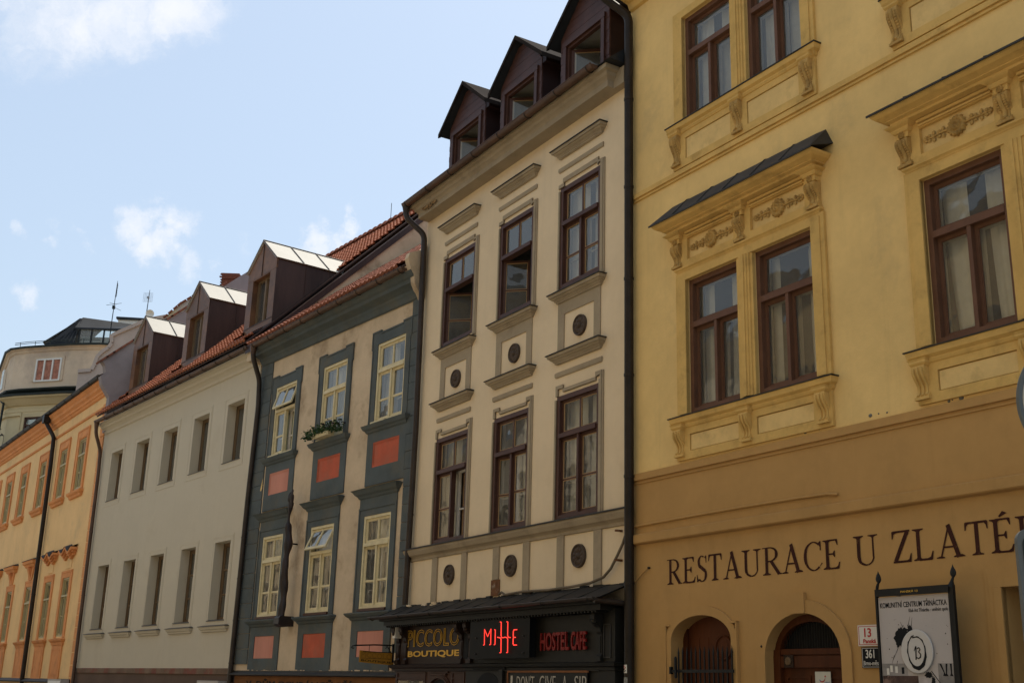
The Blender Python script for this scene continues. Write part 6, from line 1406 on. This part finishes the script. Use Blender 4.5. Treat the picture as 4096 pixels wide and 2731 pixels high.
for r_ in range(14):
    z_ = 20.42+r_*.068
    wid = (.0 if r_ < 10 else .05) if r_ < 13 else .02
    for c_ in range(5):
        x_ = -14.70-wid+(c_*.215 if r_ % 2 else c_*.215-.09)
        if x_ < -14.78-wid or x_ > -13.90+wid: continue
        link('brick', bm_, ch, (x_, 55.36-wid, z_))
    for c_ in range(3): link('brick', bm_, ch, (-13.76+wid, 55.40+c_*.22+(.1 if r_ % 2 else 0), z_), (0,0,math.pi/2))
M().box(-14.7,-13.78,55.4,56.2,21.36,21.42).ob('chimney_cap', [BRICK], ch)

# aerials
def mast(name, label, x, y, z0, z1, group=None):
    t = thing(name, label, 'antenna', (x, y, 0)); M().tube([(0,0,z0-1.5),(0,0,z0),(.03,0,z1)], [.03,.028,.014], 7).ob('mast', [IRON], t); return t
a1 = mast('aerial', 'tall dark aerial mast with thin crossed rods on the lantern roof', -23.65, 66, 22.1, 24.5)
m = M(); m.box(-.07,.07,-.07,.07,22.75,22.95); m.tube([(-.45,0,22.97),(.40,.1,23.15)], .012, 5); m.tube([(-.1,0,22.9),(.38,.2,22.72)], .012, 5); m.tube([(-.35,.2,23.2),(.2,-.2,22.95)], .01, 5)
for z in (23.6, 23.75, 23.9, 24.05, 24.2): m.tube([(.0,0,z),(.1,.05,z+.02)], .008, 4)
m.box(.03,.07,-.02,.02,23.5,24.35); m.ob('aerial_rods', [IRON], a1)
a2_ = mast('aerial', 'aerial with a square wire grid panel standing behind the first copper dormer', -20.03, 61, 20.9, 22.3)
gm = M()
for k in range(7): gm.box(-.26+.083*k-.004, -.26+.083*k+.004, -.05, -.045, 21.6, 22.11)
for k in range(8): gm.box(-.26, .245, -.044, -.039, 21.6+.073*k-.004, 21.6+.073*k+.004)
gm.box(-.05,.05,-.1,.05,21.8,21.9); gm.ob('grid_panel', [mat('grey_wire', (.25,.27,.30), var=0, bump=0)], a2_)
ds_ = tag(M().lathe_y([(.22,.08),(.2,.07),(.14,.04),(.03,.0)], 0, 0, 0, 24).ob('satellite_dish', [WHITE], None, (-19.72,60.6,20.80), (R(10),0,R(25))), 'pale satellite dish half hidden behind the top of the first copper dormer', 'satellite dish')
for nm, (x, y, z0, z1), l_ in (('lightning_rod', (-12.9,55.4,19.9,20.95), 'thin lightning rod beside the brick chimney'),):
    tag(M().tube([(x,y,z0-1),(x,y,z1)], .012, 5).ob(nm, [IRON]), l_, 'lightning rod')
lr = M().tube([(0,0,15.9),(0,0,17.72)], .011, 5).ob('lightning_rod', [IRON], None, (PG[0]+(-2.78)*math.cos(RG)-5.5*math.sin(RG), PG[1]+(-2.78)*math.sin(RG)+5.5*math.cos(RG), 0)); tag(lr, 'thin lightning rod on the ridge of the tiled roof right of the dormers', 'lightning rod')
# ================================================================== OPPOSITE SIDE OF THE STREET (seen as reflections)
def opposite(name, label, x0, x1, yy, h, mt, n, tr):
    t = thing(name, label, 'building', (PC[0],PC[1],0), RC+math.pi)
    # local x runs the other way: facade faces the street
    ops = []; sp = (x1-x0)/n
    for k in range(n):
        c = x0+sp*(k+.5)
        for z in (1.0, 5.0, 8.6, 12.0):
            if z+2 < h: ops.append((c-.6, c+.6, z, z+2.0))
    w = wall(t, x0, x1, 0, h, ops, mt, depth=.2, back=9)
    w.location.y = yy
    for o in ops:
        m = M(); a, b, c, d = o; m.box(a, b, .15, .2, c, c+.06); m.box(a, b, .15, .2, d-.06, d); m.box(a, a+.06, .15, .2, c, d); m.box(b-.06, b, .15, .2, c, d); m.box((a+b)/2-.04, (a+b)/2+.04, .14, .2, c, d); m.box(a, b, .14, .2, c+1.3, c+1.38)
        m.box(a, b, .24, .26, c, d, 1); q = m.ob('window', [WHT, ROOMD], t); q.location.y = yy
        M().mould([(0,c-.2),(.1,c-.18),(.14,c-.05),(0,c)], a-.15, b+.15).ob('sill', [tr], t, (0,yy,0))
        M().mould([(0,d+.15),(.1,d+.2),(.2,d+.35),(0,d+.4)], a-.2, b+.2).ob('hood', [tr], t, (0,yy,0))
    M().mould([(0,h-.5),(.2,h-.4),(.3,h-.1),(.5,h)], x0, x1, 0, left=False, right=False).ob('cornice', [tr], t, (0,yy,0))
    M().add([(x0,-.5,h),(x1,-.5,h),(x1,5,h+3),(x0,5,h+3)], [(0,1,2,3)]).ob('roof', [ANTH], t, (0,yy,0))
OP1 = mat('pale_sand_plaster', (.60,.50,.34), var=.06, bump=.1); OP2 = mat('light_ochre_plaster', (.58,.43,.22), var=.06, bump=.1); OP3 = mat('off_white_plaster', (.62,.57,.47), var=.06, bump=.1)
OPT = mat('white_stucco_trim', (.66,.62,.54), var=.05, bump=.05)
YO = OPPD
opposite('house_across', 'sand coloured house across the street mirrored in the window panes', -16, -1, YO, OPH[0], OP1, 5, OPT)
opposite('house_across', 'light ochre house across the street facing the cream house', -1.02, 11, YO, OPH[1], OP2, 4, OPT)
opposite('house_across', 'off-white house across the street facing the grey house', 11.02, 30, YO+2.2, OPH[2], OP3, 6, OPT)
opposite('house_across', 'sand coloured house across the street, farthest along', 30.02, 55, YO+5.5, OPH[3], OP1, 8, OPT)
